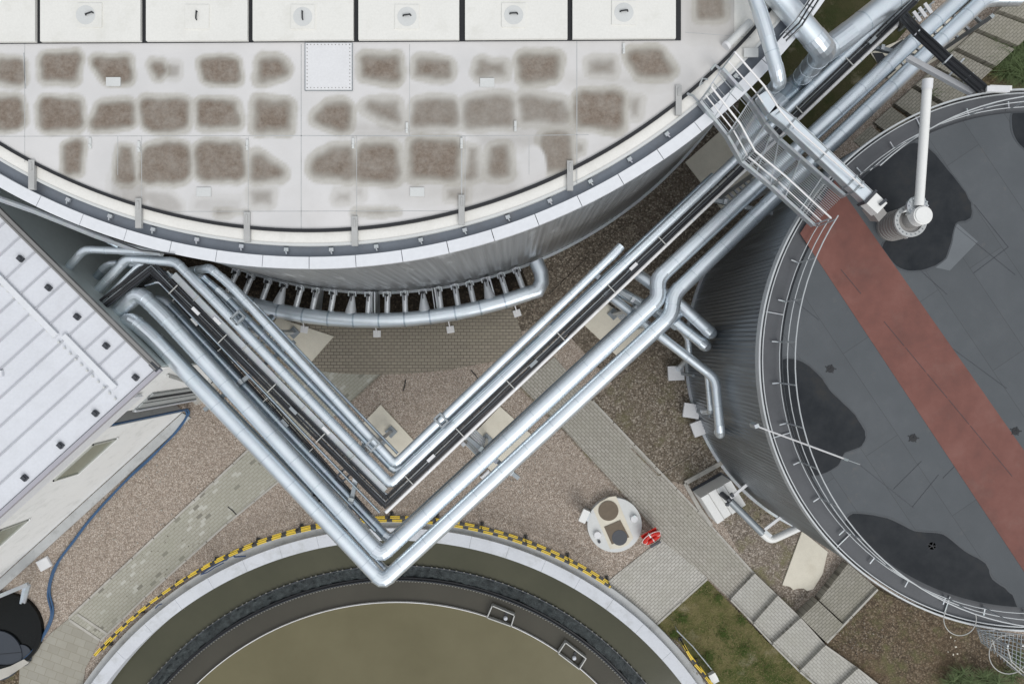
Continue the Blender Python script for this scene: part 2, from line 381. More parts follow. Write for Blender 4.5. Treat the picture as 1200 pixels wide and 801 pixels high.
for i in range(1, 6):
    z = .15*i
    q = [P(*LE[i], z), P(*RE[i], z), P(*RE[i+1], z), P(*LE[i+1], z)]
    m_ = MB(); m_.slab(q, -.05)
    ob = tag(m_.build('paved_step', M['pav_d'], smooth=0), ['lowest','second','third','fourth','topmost'][i-1]+' broad paver step beside the lawn', 'step', 'paver steps beside the lawn', 'structure')
    m_ = MB(); m_.beam(q[0]+Vector((0,0,-.01)), q[3]+Vector((0,0,.05)), .06, .16)
    tag(m_.build('kerb', M['concrete_grey'], smooth=0), ['lowest','second','third','fourth','topmost'][i-1]+' kerb on the lawn side of the steps', 'kerb', kind='structure')
    m_ = MB(); m_.beam(q[1]+Vector((0,0,-.05)), q[2]+Vector((0,0,-.05)), .06, .14)
    tag(m_.build('kerb', M['concrete_grey'], smooth=0), ['lowest','second','third','fourth','topmost'][i-1]+' kerb on the tank side of the steps', 'kerb', kind='structure')
zone('paved_step', [(939,723),(968,752),(988,731),(959,704)], M['pav_f'], .52, 'narrow lower paver slab leading to the dark tank', 'step', thick=-.05)
zone('paved_step', [(960,703),(989,730),(1029,690),(994,660)], M['pav_f'], .40, 'mossy paver slab touching the dark tank wall', 'step', thick=-.05)
kerb([(969,753),(1029,690)], 'kerb below the side slabs by the dark tank', z=.5)

# upper right: verge under the pipes and mossy steps
zone('verge', [(860,150),(900,-40),(1130,-40),(1040,60),(960,150),(930,190)], M['grass_dark'], .011, 'dark green verge under the upper pipes', 'verge')
zone('soil', [(985,210),(1040,130),(1300,-60),(1300,130),(1100,190)], M['dirt'], .006, 'brown soil above the dark tank', 'soil')
zone('concrete_slab', [(1020,62),(1113,22),(1140,45),(1047,100)], M['concrete'], .05, 'pale concrete strip crossing under the upper pipes', 'slab', thick=-.02)
for i in range(8):
    t0, t1 = i/8, (i+1)/8-.022
    L0, L1 = Vector((1000,165)), Vector((1195,-10)); Q0, Q1 = Vector((1042,205)), Vector((1262,0))
    z = .02+.1*i
    pts = [L0.lerp(L1,t0), L0.lerp(L1,t1), Q0.lerp(Q1,t1)*.55+L0.lerp(L1,t1)*.45+Vector((14,10)), Q0.lerp(Q1,t0)*.55+L0.lerp(L1,t0)*.45+Vector((14,10))]
    m_ = MB(); m_.slab([P(p.x,p.y,z) for p in pts], -.05)
    tag(m_.build('mossy_step', M['pav_f'], smooth=0), ['first','second','third','fourth','fifth','sixth','seventh','eighth'][i]+' mossy paver step from the dark tank up the slope', 'step', 'mossy steps above the dark tank', 'structure')

# ------------------------------------------------------------------ big concrete roofed tank
big = thing('digester_tank', 'huge round tank with stained pale concrete roof and white rim cap', 'tank', T1)
mb = MB(); n = 1800; amp = .010
pr = [R1-.06 - (amp if (i//2) % 2 else 0) for i in range(n)]
for i in range(n):
    a = 2*pi*i/n
    mb.v += [(T1.x+pr[i]*cos(a), T1.y+pr[i]*sin(a), 0), (T1.x+pr[i]*cos(a), T1.y+pr[i]*sin(a), Z1-.1)]
mb.f = [(2*i, 2*((i+1)%n), 2*((i+1)%n)+1, 2*i+1) for i in range(n)]; mb.m = [0]*n
part(mb, 'wall', M['t1wall'], big, smooth=0)
mb = MB(); mb.ring(T1, R1-.05, R1+.05, .02, .14, n=240); part(mb, 'base_flashing', M['steel'], big)
mb = MB(); k = 84
for i in range(k):
    a = 2*pi*i/k; mb.ring(T1, R1-.275, R1+.02+.004*(i % 2), Z1-.13, Z1+.004*((i*7) % 3), a+.0006, a+2*pi/k-.0006, 3)
part(mb, 'rim_cap', M['white_cap'], big)
mb = MB(); mb.ring(T1, R1-.56, R1-.265, Z1-.3, Z1-.16, n=240); part(mb, 'gutter', M['gutter'], big)
mb = MB(); mb.ring(T1, R1-.62, R1-.555, Z1-.3, Z1-.03, n=240); part(mb, 'seal_bead', M['cover_grey'], big)
mb = MB(); mb.ring(T1, R1-.93, R1-.615, Z1-.3, Z1-.05, n=240); part(mb, 'cream_ledge', M['cream'], big)
mb = MB(); mb.ring(T1, R1-.975, R1-.895, Z1-.1, Z1+.045, n=240); part(mb, 'seal_strip', M['black'], big)
mb = MB(); mb.cyl(T1, R1-.95, Z1-.5, Z1-.012, 240); part(mb, 'roof_slab', M['cover'], big)

# roof skin with its water stains: a fine grid whose vertices carry the stain strength
ST = [ # px, py, w, h, strength, tilt
(12,83,32,26,.9,0),(71,81,42,31,1,0),(132,81,42,27,1,.1),(186,83,18,19,.9,0),(203,83,16,14,.35,0),(257,82,42,27,1,0),(320,82,38,28,1,.15),(446,80,46,30,1,-.15),(507,81,42,21,.9,0),(576,80,32,21,.8,-.1),(633,79,46,32,.95,.1),(706,80,32,18,.6,-.1),(763,77,52,32,1,.15),
(8,133,38,34,1,0),(72,134,46,34,1,.05),(131,135,48,30,1,-.05),(195,133,50,34,.95,.05),(256,133,46,30,1,0),(320,135,42,34,1,0),(388,138,42,34,.95,.1),(450,132,44,30,.75,.15),(510,133,52,32,.75,0),(573,132,54,36,.75,-.08),(636,129,54,32,.7,-.1),(703,130,54,42,1,.05),(744,125,14,26,.5,-.2),
(86,185,18,34,.95,-.15),(147,192,18,40,.9,0),(193,191,50,42,.95,.05),(259,190,48,40,.95,0),(314,196,38,30,.9,.5),(390,190,50,40,.9,-.25),(443,190,48,44,.95,0),(510,188,56,46,1,.05),(553,190,16,36,.75,0),(585,188,26,42,.85,0),(652,178,36,40,.85,0),(680,173,14,16,.7,0),
(157,228,30,22,.25,0),(192,236,42,24,.22,.3),(308,232,28,20,.45,0),(402,230,18,12,.4,0),(421,226,12,12,.3,0),(535,228,26,16,.5,0),(440,248,46,4,.8,0),(272,248,36,3,.7,0),(832,8,34,32,.8,.3),(1010,-20,30,30,.5,0),(30,195,8,26,.2,0),(675,215,50,30,.1,0),(470,157,110,16,.12,0),(600,165,90,20,.14,0),(510,222,130,26,.06,0),(640,150,90,30,.10,0),(850,20,90,50,.10,.3),(145,222,30,30,.15,0),(255,240,60,16,.10,0),(575,215,60,40,.10,0),(720,95,120,16,.06,0),(430,150,60,14,.15,0)]
STW = []
rs = random.Random(19)
TRI = {(314,196): ((-1,-1.0),(-.8,-1.0),(1,.75),(-1,.95)), (390,190): ((-1,.55),(.2,-.9),(1,-1),(1,1)), (132,81): ((-1,-.9),(.8,-.9),(1,.9),(-.3,.9)), (186,83): ((-1,-1),(.4,-1),(1,0),(0,1)), (320,82): ((-1,-1),(.2,-1),(1,.3),(-.9,1)), (388,138): ((-1,0),(-.2,-1),(.9,-.9),(1,1)), (131,135): ((-.6,-1),(.95,-.9),(1,.8),(-1,1)), (763,77): ((-1,-1),(.3,-1),(1,.9),(-.6,.8)), (450,132): ((-1,-1),(.8,-.9),(1,1),(-.2,.3)), (192,236): ((-1,-1),(.1,-.8),(1,1),(-.2,.9))}
for (x, y, w, h, s_, t) in ST:
    c = P(x, y, Z1); k = (H-Z1)/F; hw, hh = w*k/2*1.05, h*k/2*1.05
    base = TRI.get((x, y)) or [(a+rs.uniform(-.16,.16)*(1 if w > 16 else .3), b+rs.uniform(-.16,.16)*(1 if h > 10 else .2)) for a, b in ((-1,-1),(1,-1),(1,1),(-1,1))]
    rr = min(hw, hh)*.62
    q = [(c.x+a*(hw-rr*.8), c.y-b*(hh-rr*.8)) for a, b in base]
    STW.append((c.x, c.y, hw, hh, s_, q, rr))
def sd_poly(px, py, q):
    d = 1e9; inside = False; n_ = len(q)
    for i in range(n_):
        ax, ay = q[i]; bx, by = q[i-1]; ex, ey = bx-ax, by-ay; wx, wy = px-ax, py-ay
        t = max(0, min(1, (wx*ex+wy*ey)/(ex*ex+ey*ey+1e-9))); d = min(d, (wx-ex*t)**2+(wy-ey*t)**2)
        if (ay > py) != (by > py) and px < (bx-ax)*(py-ay)/(by-ay)+ax: inside = not inside
    return -sqrt(d) if inside else sqrt(d)
stains = []
cell = .055; x0, x1, y0, y1 = -14.6, 5.6, 2.55, 9.6
nx, ny = int((x1-x0)/cell), int((y1-y0)/cell)
idx = {}; vs = []; at = []; at2 = []
clean = P(626,196,Z1)
def stain_at(x, y):
    w = noise.noise(Vector((x*1.3, y*1.3, 2.0)))*.12 + noise.noise(Vector((x*5, y*5, 5.0)))*.03 + noise.noise(Vector((x*14, y*14, 8.0)))*.012
    b_ = hl = 0.0
    for (cx, cy, hw, hh, s, q, rr) in STW:
        if abs(x-cx) > hw+.5 or abs(y-cy) > hh+.5: continue
        d = sd_poly(x, y, q)-rr + w*.95
        edge = min(1, max(0, (.035-d)/(.17 if cx < -6.5 else .27))); edge = edge*edge*(3-2*edge)
        b_ = max(b_, s*edge); hl = max(hl, min(1, s*.9+.12)*min(1, max(0, (.135-d)/.06)))
    dx, dy = (x-clean.x)/.33, (y-clean.y)/.58
    cl_ = min(1, max(0, (dx*dx+dy*dy+w*2-.75)/.4)); b_ *= cl_; hl *= cl_
    return b_, hl
for j in range(ny+1):
    for i in range(nx+1):
        x, y = x0+i*cell, y0+j*cell
        if hypot(x-T1.x, y-T1.y) < R1-.9:
            idx[i,j] = len(vs); vs.append((x, y, Z1)); b_, hl = stain_at(x, y); at.append(b_); at2.append(hl)
mb = MB(); mb.v = vs
mb.f = [(idx[i,j], idx[i+1,j], idx[i+1,j+1], idx[i,j+1]) for j in range(ny) for i in range(nx) if (i,j) in idx and (i+1,j) in idx and (i+1,j+1) in idx and (i,j+1) in idx]
mb.m = [0]*len(mb.f)
m, nt, b = new_mat('stained_roof'); g = N(nt); p = g.pos()
col = g.mix(g.ramp(g.noise(p, .5, 6, .6), [(.35,(0,0,0)),(.7,(1,1,1))]), (.62,.61,.605), (.70,.685,.68))
col = g.mix(g.math('MULTIPLY', g.noise(p, 45, 3), .14), col, (.42,.41,.39))
sx = g.n('ShaderNodeSeparateXYZ', {'Vector': g.pos()}).outputs[1]
old = g.ramp(g.math('MULTIPLY_ADD', g.noise(p, .45, 5, .65), 1.0, g.math('MULTIPLY', g.n('ShaderNodeSeparateXYZ', {'Vector': p}).outputs[0], .03)), [(.4,(0,0,0)),(.75,(.55,.55,.55))])
col = g.mix(old, col, (.52,.50,.475))
ha = g.n('ShaderNodeAttribute', attribute_name='halo').outputs['Fac']; sa = g.n('ShaderNodeAttribute', attribute_name='stain').outputs['Fac']
fine = g.noise(p, 14, 6, .7)
col = g.mix(g.math('MULTIPLY', ha, g.math('MULTIPLY_ADD', fine, .5, .40), clamp=True), col, (.39,.37,.315))
sf = g.math('MULTIPLY', sa, g.math('MULTIPLY_ADD', g.noise(p, 2.6, 6, .68), 1.15, .36), clamp=True)
col = g.mix(g.math('MULTIPLY', sf, .93), col, g.mix(g.ramp(fine, [(.36,(0,0,0)),(.64,(1,1,1))]), (.145,.108,.080), (.225,.178,.142)))
rim = g.math('MULTIPLY', g.math('MULTIPLY', sa, g.math('SUBTRACT', 1.0, sa)), g.math('MULTIPLY_ADD', g.noise(p, 3.1, 4), 1.5, .2), clamp=True)
col = g.mix(rim, col, (.115,.10,.072))
wh = g.math('MULTIPLY', g.ramp(g.noise(p, 22, 6, .75), [(.6,(0,0,0)),(.68,(.8,.8,.8))]), g.math('MULTIPLY', sa, old))
col = g.mix(wh, col, (.55,.52,.48))
g.link(col, b.inputs['Base Color']); b.inputs['Roughness'].default_value = .82; b.inputs['Specular IOR Level'].default_value = .3
g.link(g.bump(fine, .12, .01), b.inputs['Normal']); M['stained'] = m
sk = part(mb, 'roof_skin', M['stained'], big, smooth=0)
for nm, d in (('stain', at), ('halo', at2)):
    a_ = sk.data.attributes.new(nm, 'FLOAT', 'POINT'); a_.data.foreach_set('value', d)
# thin open joints between the roof slabs
mb = MB()
def joint(x0_, y0_, x1_, y1_, w=.018): mb = MB(); mb.beam(P(x0_,y0_,Z1+.001), P(x1_,y1_,Z1+.001), w, .006); part(mb, 'joint_line', M['coping_low'], big, smooth=0)
joint(-20,160,318,159,.014); joint(318,159,545,159.5,.022); joint(545,159.5,690,158,.014); joint(180,248,545,247,.014); joint(28,62,30,104,.03)
for x_, ya, yb in ((353,52,272),(138,160,205),(676,48,215),(418,160,262),(545,160,240),(166,160,240),(291,160,264),(29,50,190),(480,52,159),(620,160,205)): joint(x_, ya, x_, yb, .012 if x_ not in (353,676) else .02)
joint(803,38,880,44,.012); joint(541,160,541,236,.03)
for x_, y0_ in ((38,205),(163,250),(290,266),(416,271),(541,246),(668,206),(795,118)):
    c = P(x_, y0_, Z1+.02); mm = MB(); mm.box(c, .15, .74, .09); mm.box(c+Vector((0,.20,.05)), .05, .2, .03)
    part(mm, 'beam_end', M['beam_grey'], big)
for x_, y_ in ((163,172),(290,170),(414,168),(477,150),(541,168),(604,148),(731,57),(106,168)):
    mm = MB(); c = P(x_, y_, Z1+.02); mm.box(c, .06, .26, .05); mm.cyl(c+Vector((0,-.06,0)), .03, Z1, Z1+.07, 10); part(mm, 'roof_anchor', M['cover_grey'], big)
for x_, y_ in ((133,96),(571,97),(239,225),(489,225),(880,62)):
    mm = MB(); mm.box(P(x_, y_, Z1+.02), .36, .22, .035); part(mm, 'sensor_plate', M['cover_grey'], big)
for i in range(21):
    a = radians(246.5+i*4.25); c = T1+Vector((cos(a)*(R1-.46), sin(a)*(R1-.46), Z1-.1)); mm = MB()
    mm.box(c, .09, .11, .06, a); mm.box(c+Vector((cos(a)*.07, sin(a)*.07, .01)), .09, .03, .04, a+.3); part(mm, 'gutter_clip', M['steel'], big)
# conduit sagging along the rim on the building side
mm = MB(); mm.tube([P(-60,208,8.2),P(0,233,8.15),P(40,247,8.1),P(75,261,8.1),P(112,276,8.1),P(150,289,8.2),P(190,297,8.4)], .075, 10)
part(mm, 'rim_conduit', M['steel'], big)
mm = MB(); mm.tube([P(112,268,8.7),P(135,282,8.75),P(165,293,8.8),P(205,298,8.9)], .018, 6); part(mm, 'rim_cable', M['cable'], big)

# white roof covers over the tank opening
edges = [(-78,41),(47,164.5),(171,290),(296,414),(420,538),(545,665),(671,792)]
ordn = ['leftmost','second from left','third from left','fourth from left','fifth from left','sixth from left','rightmost']
zc = Z1+.12
mm = MB(); mm.slab([P(-90,51.5,Z1+.03), P(798,47,Z1+.03), P(798,-70,Z1+.03), P(-90,-70,Z1+.03)], Z1-.1)
part(mm, 'opening_frame', M['black'], big, smooth=0)
for i, (xa, xb) in enumerate(edges):
    yb = 49.0-i*.65
    t = thing('roof_cover', ordn[i]+' white rectangular cover in the row on the tank roof', 'cover', P((xa+xb)/2, yb-50, Z1+.03), 'white covers on the tank roof')
    mm = MB(); mm.slab([P(xa,yb,zc), P(xb,yb-.5,zc), P(xb,-66,zc), P(xa,-66,zc)], Z1+.032); part(mm, 'panel', M['cover'], t, smooth=0)
    cx_, cy_ = [-20,105.5,231,355,477,602,731][i], [20,18,20,20,20,18,15][i]
    c = P(cx_, cy_, zc+.012); mm = MB(); mm.box(c, .60, .60, .03, -.01); pl = part(mm, 'inset_plate', M['cover'], t, smooth=0)
    if i not in (2,):
        mm = MB(); mm.cyl(c+Vector((.0 if i > 2 else -.1, 0, 0)), .24, zc, zc+.031, 28); part(mm, 'damp_ring', M['cover_grey'], pl, smooth=30)
    r_ = [0,.25,1.5,1.6,.05,-.05,.05][i]; mm = MB(); q = c+Vector((0,.02,.06)); d = Vector((cos(r_), sin(r_), 0))
    mm.tube([q-d*.1-Vector((0,0,.05)), q-d*.08, q+d*.08+Vector((0,.015,0)), q+d*.1-Vector((0,0,.05))], .018, 8); part(mm, 'lifting_handle', M['black'], t)
t = thing('hatch_plate', 'square light plate screwed over a hatch just below the white covers', 'plate', P(385,78,Z1))
mm = MB(); mm.slab([P(358,50.5,Z1+.07), P(412,50.5,Z1+.07), P(412,105,Z1+.07), P(358,105,Z1+.07)], Z1+.03); pl = part(mm, 'panel', M['plate'], t, smooth=0)
mm = MB(); mm.slab([P(357,50.2,Z1+.028), P(413.2,50.2,Z1+.028), P(413.2,106.3,Z1+.028), P(357,106.3,Z1+.028)], Z1+.004); part(mm, 'shadow_border', M['grey_steel'], pl, smooth=0)  # dark sheet reaching past the plate's right and lower edges, painting its shadow
mm = MB()
for i in range(13):
    for (xa, ya) in ((360,52.5+i*4.2),(410,52.5+i*4.2),(360+i*4.15,52.5),(360+i*4.15,103)): mm.cyl(P(xa,ya,0)*(1)*0+Vector((P(xa,ya,Z1+.07).x, P(xa,ya,Z1+.07).y, 0)), .012, Z1+.068, Z1+.082, 6)
part(mm, 'screw', M['valve_grey'], pl)
t = thing('vent_tube', 'short pale tube lying on the roof edge beside the walkway', 'pipe', P(866,42,Z1))
mm = MB(); mm.tube([P(852,53,Z1+.09), P(879,26,Z1+.09)], .1, 16); part(mm, 'tube_body', M['cover_grey'], t)
mm = MB(); mm.tube([P(850,55,Z1+.09), P(852.5,52.5,Z1+.09)], .12, 16); part(mm, 'end_collar', M['plate'], t)

# ring pipe round the tank foot with its branches
rp = thing('ring_pipe', 'thick bright pipe ringing the foot of the big tank with many short branches', 'pipe', T1+Vector((0,-16.9,0)))
RR = 16.88; zr = 1.05
def rad(r, deg, z): return Vector((T1.x+r*cos(radians(deg)), T1.y+r*sin(radians(deg)), z))
a_end = 289.8; pts = [rad(RR, 252+(a_end-252)*i/12, zr) for i in range(13)]
mm = MB(); mm.tube(pts, .275, 22); part(mm, 'main_tube', M['pipe'], rp)
for i in range(1, 12):
    d = (pts[i+1]-pts[i-1]).normalized(); mm = MB(); mm.tube([pts[i]-d*.03, pts[i]+d*.03], .284, 22); part(mm, 'joint_band', M['pipe_dull'], rp)
pe = [pts[-1], rad(RR+.02, a_end+1.1, zr), rad(RR-.22, a_end+2.0, zr), rad(RR-.55, a_end+2.35, zr), rad(RR-1.0, a_end+2.3, zr)]
mm = MB(); mm.tube(pe, .27, 20); part(mm, 'elbow', M['elbow'], rp)
bx_ = [281,298,318,336,355,373,393,415,434,455,475,496,514,533,550,568,586,604]
for i, x_ in enumerate(bx_):
    # angle on the base circle for that place
    X = (x_-600)*(H-.6)/F; ang = math.degrees(math.acos((X-T1.x)/R1)); ang = 360-ang
    cone = i % 4 == 3; kn = i in (0,6)
    p0, p1 = rad(R1+.02, ang, .75), rad(RR-.18, ang, 1.0)
    mm = MB()
    if cone: mm.tube([p0.lerp(p1,.1), p1], .06, 14, True, 0, .235)
    else: mm.tube([p0, p1], .105, 12)
    br = part(mm, 'branch', M['stub'], rp)
    ta = Vector((-sin(radians(ang)), cos(radians(ang)), 0)); ou = Vector((cos(radians(ang)), sin(radians(ang)), 0))
    mm = MB(); mm.obox(p0+ou*.03+Vector((0,0,.1)), ta*.15, ou*.02, Vector((0,0,.08))); mm.obox(p0+ou*.1+ta*.13+Vector((0,0,.1)), ta*.02, ou*.08, Vector((0,0,.06))); mm.obox(p0+ou*.1-ta*.13+Vector((0,0,.1)), ta*.02, ou*.08, Vector((0,0,.06)))
    part(mm, 'bracket', M['steel'], br)
    mm = MB(); mm.cyl(p0+ou*.13, .05, .8, 1.02, 12); mm.beam(p0+ou*.16+Vector((0,0,.26)), p0+ou*.36+Vector((0,0,.26)), .028, .03); part(mm, 'valve_handle', M['black'], br)
for ang in (262.5, 270.2, 278.2, 285.6):
    mm = MB(); a0, a1 = rad(R1+.03, ang, .5), rad(RR-.2, ang, .5); mm.beam(a0, a1, .05, .9); mm.beam(a0+(a1-a0).cross(Vector((0,0,1))).normalized()*.1, a1+(a1-a0).cross(Vector((0,0,1))).normalized()*.1, .03, .9)
    part(mm, 'support_fin', M['steel'], rp)
for (x_, y_) in ((357,386),(442,391),(528,386),(606,367)):
    c = P(x_, y_, .02); d = (T1-c); d.z = 0; d.normalize(); mm = MB()
    a = atan2(d.y, d.x); mm.box((c.x,c.y,.05), .26, .28, .06, a); q = c+d*.42; mm.box((q.x,q.y,.42), .12, .12, .8, a); mm.beam(c+d*.05+Vector((0,0,.08)), q+Vector((0,0,.5)), .04, .04)
    part(mm, 'support_foot', M['white_steel'], rp)

# ------------------------------------------------------------------ dark tank
dk = thing('storage_tank', 'round tank with dark grey roof and red walkway', 'tank', T2)
mb = MB(); n = 1080
for i in range(n):
    a = 2*pi*i/n; r_ = R2-.05-(.016 if (i % 3) else 0)
    mb.v += [(T2.x+r_*cos(a), T2.y+r_*sin(a), 0), (T2.x+r_*cos(a), T2.y+r_*sin(a), Z2-.05)]
mb.f = [(2*i, 2*((i+1)%n), 2*((i+1)%n)+1, 2*i+1) for i in range(n)]; mb.m = [0]*n
part(mb, 'wall', M['t2wall'], dk, smooth=0)
mb = MB(); mb.ring(T2, R2-.06, R2+.05, .02, .1, n=140); part(mb, 'base_flashing', M['steel'], dk)
mb = MB(); mb.ring(T2, R2-.015, R2+.03, Z2-.25, Z2+.02, n=160); mb.ring(T2, R2-.095, R2-.07, Z2-.2, Z2+.0, n=160); part(mb, 'rim_edge', M['rail'], dk)
mb = MB(); mb.ring(T2, R2-.62, R2-.05, Z2-.4, Z2-.06, n=160); part(mb, 'rim_gutter', M['gutter_dark'], dk)
m, nt, b = new_mat('roof_membrane'); g = N(nt); p = g.pos(rot=(0,0,radians(56)))
cc = g.ramp(g.noise(p, .7, 7, .65), [(.3,(.060,.069,.077)),(.55,(.074,.083,.092)),(.75,(.092,.101,.110))])
br = g.n('ShaderNodeTexBrick', {'Vector': p, 'Scale': 1.0, 'Mortar Size': .009, 'Brick Width': 5.2, 'Row Height': 1.02, 'Color1': (.92,.92,.92,1), 'Color2': (1.07,1.07,1.07,1), 'Mortar': (.55,.55,.55,1)})
cc = g.mix(.8, cc, br.outputs['Color'], 'MULTIPLY')
cc = g.mix(g.math('MULTIPLY', g.noise(p, 55, 3, .7), .35), cc, (.17,.175,.18))
cc = g.mix(g.ramp(g.noise(p, 1.6, 8, .75), [(.6,(0,0,0)),(.76,(.5,.5,.5))]), cc, (.15,.14,.13))
g.link(cc, b.inputs['Base Color']); b.inputs['Roughness'].default_value = .75; b.inputs['Specular IOR Level'].default_value = .35
g.link(g.bump(g.noise(p, 60, 3), .2, .01), b.inputs['Normal']); M['membrane'] = m
mb = MB(); mb.cyl(T2, R2-.6, Z2-.3, Z2, 160); part(mb, 'roof_membrane', M['membrane'], dk)
m, nt, b = new_mat('red_membrane'); g = N(nt); p = g.pos()
cc = g.ramp(g.noise(p, 1.1, 7, .65), [(.3,(.135,.055,.043)),(.5,(.185,.072,.055)),(.72,(.225,.098,.078))])
cc = g.mix(g.math('MULTIPLY', g.noise(p, 50, 3, .7), .4), cc, (.13,.06,.055))
cc = g.mix(g.ramp(g.noise(p, .9, 6, .7), [(.54,(0,0,0)),(.78,(.45,.45,.45))]), cc, (.20,.12,.10))
cc = g.mix(g.ramp(g.noise(g.pos(loc=(5,2,0)), 2.4, 8, .75), [(.55,(0,0,0)),(.75,(.3,.3,.3))]), cc, (.12,.055,.046))
g.link(cc, b.inputs['Base Color']); b.inputs['Roughness'].default_value = .8; M['redm'] = m
def clip_disc(pts, r):      # keep a strip on the roof inside its edge
    out = []
    for q in pts:
        d = Vector((q.x-T2.x, q.y-T2.y)); 
        if d.length > r: d *= r/d.length
        out.append(Vector((T2.x+d.x, T2.y+d.y, q.z)))
    return out
Lr = [P(942+(1330-942)*t/90, 280+(865-280)*t/90, Z2+.008) for t in range(-12,91)]
Rr = [P(986+(1330-986)*t/90, 222+(713-222)*t/90, Z2+.008) for t in range(-12,91)]
Lr = [q for q in Lr if hypot(q.x-T2.x, q.y-T2.y) < R2-.12]; Rr = [q for q in Rr if hypot(q.x-T2.x, q.y-T2.y) < R2-.12]
mb = MB(); mb.slab(Lr+Rr[::-1], Z2-.01); wk = part(mb, 'walkway_strip', M['redm'], dk, smooth=0)
mb = MB(); s_ = Vector((.014,-.011,0))
a0, a1 = P(960,285,Z2+.013), P(1188,560,Z2+.013)
for k in range(9):
    if k in (0,2): continue
    mb.beam(a0.lerp(a1,k/9), a0.lerp(a1,(k+.93)/9), .010, .008)
part(mb, 'strip_seam', M['dark_steel'], wk, smooth=0)
mb = MB()
for (xa,ya,xb,yb) in ((1060,300,1110,345),(1142,240,1182,290),(1080,540,1047,573),(1007,544,1071,595),(1100,556,1069,594),(1120,545,1105,560),(1141,320,1181,290),(1088,240,1190,322),(928,350,960,375),(1105,400,1180,455)):
    mb = MB(); mb.beam(P(xa,ya,Z2+.003), P(xb,yb,Z2+.003), .012, .008); part(mb, 'membrane_seam', M['dark_steel'], dk, smooth=0)
mb = MB(); mb.slab([P(1122,262,Z2+.006),P(1146,283,Z2+.006),P(1113,317,Z2+.006),P(1090,312,Z2+.006)], Z2-.01); part(mb, 'roof_patch', M['patch'], dk, smooth=0)
for (x_, y_) in ((973,432),(1070,513),(1092,639),(1190,505)):
    c = P(x_, y_, Z2); mb = MB(); mb.cyl(c, .10, Z2-.02, Z2+.012, 16)
    for k in range(5): mb.beam(c+Vector((0,0,.014)), c+Vector((cos(k*1.3)*.16, sin(k*1.3)*.12, .004)), .022, .012)
    part(mb, 'roof_drain', M['black'], dk)
# wet patches on the roof
m, nt, b = new_mat('wet_roof'); g = N(nt); p = g.pos()
cc = g.ramp(g.noise(p, .9, 7, .7), [(.35,(.018,.021,.025)),(.55,(.030,.033,.037)),(.75,(.045,.043,.041))])
g.link(cc, b.inputs['Base Color']); b.inputs['Roughness'].default_value = .3; b.inputs['Specular IOR Level'].default_value = .12; M['wet'] = m
M['damp'] = plain('damp_membrane', (.058,.065,.073), .5, 0, .2, 2, 30, .05)
def puddle(px, label):
    q = [Vector(a) for a in px]; out = []
    n_ = len(q)
    for i in range(n_):      # smooth the traced outline
        p0, p1, p2, p3 = q[i-1], q[i], q[(i+1)%n_], q[(i+2)%n_]
        for t in (0,.2,.4,.6,.8):
            v = .5*((2*p1)+(p2-p0)*t+(2*p0-5*p1+4*p2-p3)*t*t+(3*p1-p0-3*p2+p3)*t**3)
            v = v+Vector((noise.noise(Vector((v.x*.2,v.y*.2,1))), noise.noise(Vector((v.x*.2,v.y*.2,9)))))*.9
            out.append(P(v.x, v.y, Z2+.012))
    out = clip_disc(out, R2-.62)
    m_ = MB(); m_.slab(out, Z2+.001); pd = tag(m_.build('puddle', M['wet'], smooth=0, origin=out[0]), label, 'puddle', kind='structure')
    cen = sum(out, Vector())/len(out); big_ = []
    for i, o_ in enumerate(out):
        tn = out[(i+1) % len(out)]-out[i-1]; nn_ = Vector((tn.y, -tn.x, 0)).normalized()
        if nn_.dot(o_-cen) < 0: nn_ = -nn_
        big_.append(o_+nn_*(.035+.045*abs(noise.noise(o_*1.5)))-Vector((0,0,.005)))
    m_ = MB(); m_.slab(clip_disc(big_, R2-.61), Z2-.002); part(m_, 'damp_margin', M['damp'], pd, smooth=0)
puddle([(1012,178),(1050,165),(1085,172),(1110,198),(1135,232),(1137,255),(1120,262),(1114,285),(1105,305),(1080,316),(1055,314),(1038,295),(1036,285),(1062,262),(1020,250),(1000,215)], 'dark wet patch spreading round the valve on the dark roof')
puddle([(918,421),(940,424),(960,440),(975,460),(998,482),(1013,505),(1010,522),(990,530),(982,545),(960,556),(940,555),(925,540),(908,500),(895,470),(897,475),(906,440)], 'dark wet patch on the roof below the red walkway by the railing')
puddle([(1000,602),(1040,607),(1072,622),(1105,626),(1130,645),(1155,660),(1163,678),(1186,697),(1190,722),(1160,722),(1120,712),(1080,696),(1045,676),(1010,646),(990,620)], 'largest dark wet patch on the roof beside the lower railing')
puddle([(1210,118),(1192,122),(1186,140),(1192,165),(1215,182),(1250,180),(1255,130)], 'dark wet patch at the right edge of the photo on the dark roof')
# railing round the roof
rl = MB()
RL = R2-.5
def arc3(r, z, a0, a1, n): return [Vector((T2.x+r*cos(radians(a0+(a1-a0)*i/n)), T2.y+r*sin(radians(a0+(a1-a0)*i/n)), z)) for i in range(n+1)]
rail = None
A0, A1 = 165, 472-0.0
for (z, r_, rr) in ((Z2+1.08, RL, .017), (Z2+.6, RL, .013), (Z2+.10, RL+.01, .012)):
    mm = MB(); mm.tube(arc3(r_, z, 147, 360+133, 110), rr, 8)
    x = part(mm, 'guard_rail', M['rail'], dk)
for i in range(38):
    a = 148+i*9.3; mm = MB(); c = arc3(RL, 0, a, a+1, 1)[0]; mm.tube([c+Vector((0,0,Z2-.05)), c+Vector((0,0,Z2+1.08))], .02, 8)
    o_ = Vector((cos(radians(a)), sin(radians(a)), 0)); mm.beam(c+Vector((0,0,Z2+.02)), c+o_*.2+Vector((0,0,Z2+.02)), .03, .03)
    part(mm, 'rail_post', M['steel'], dk)
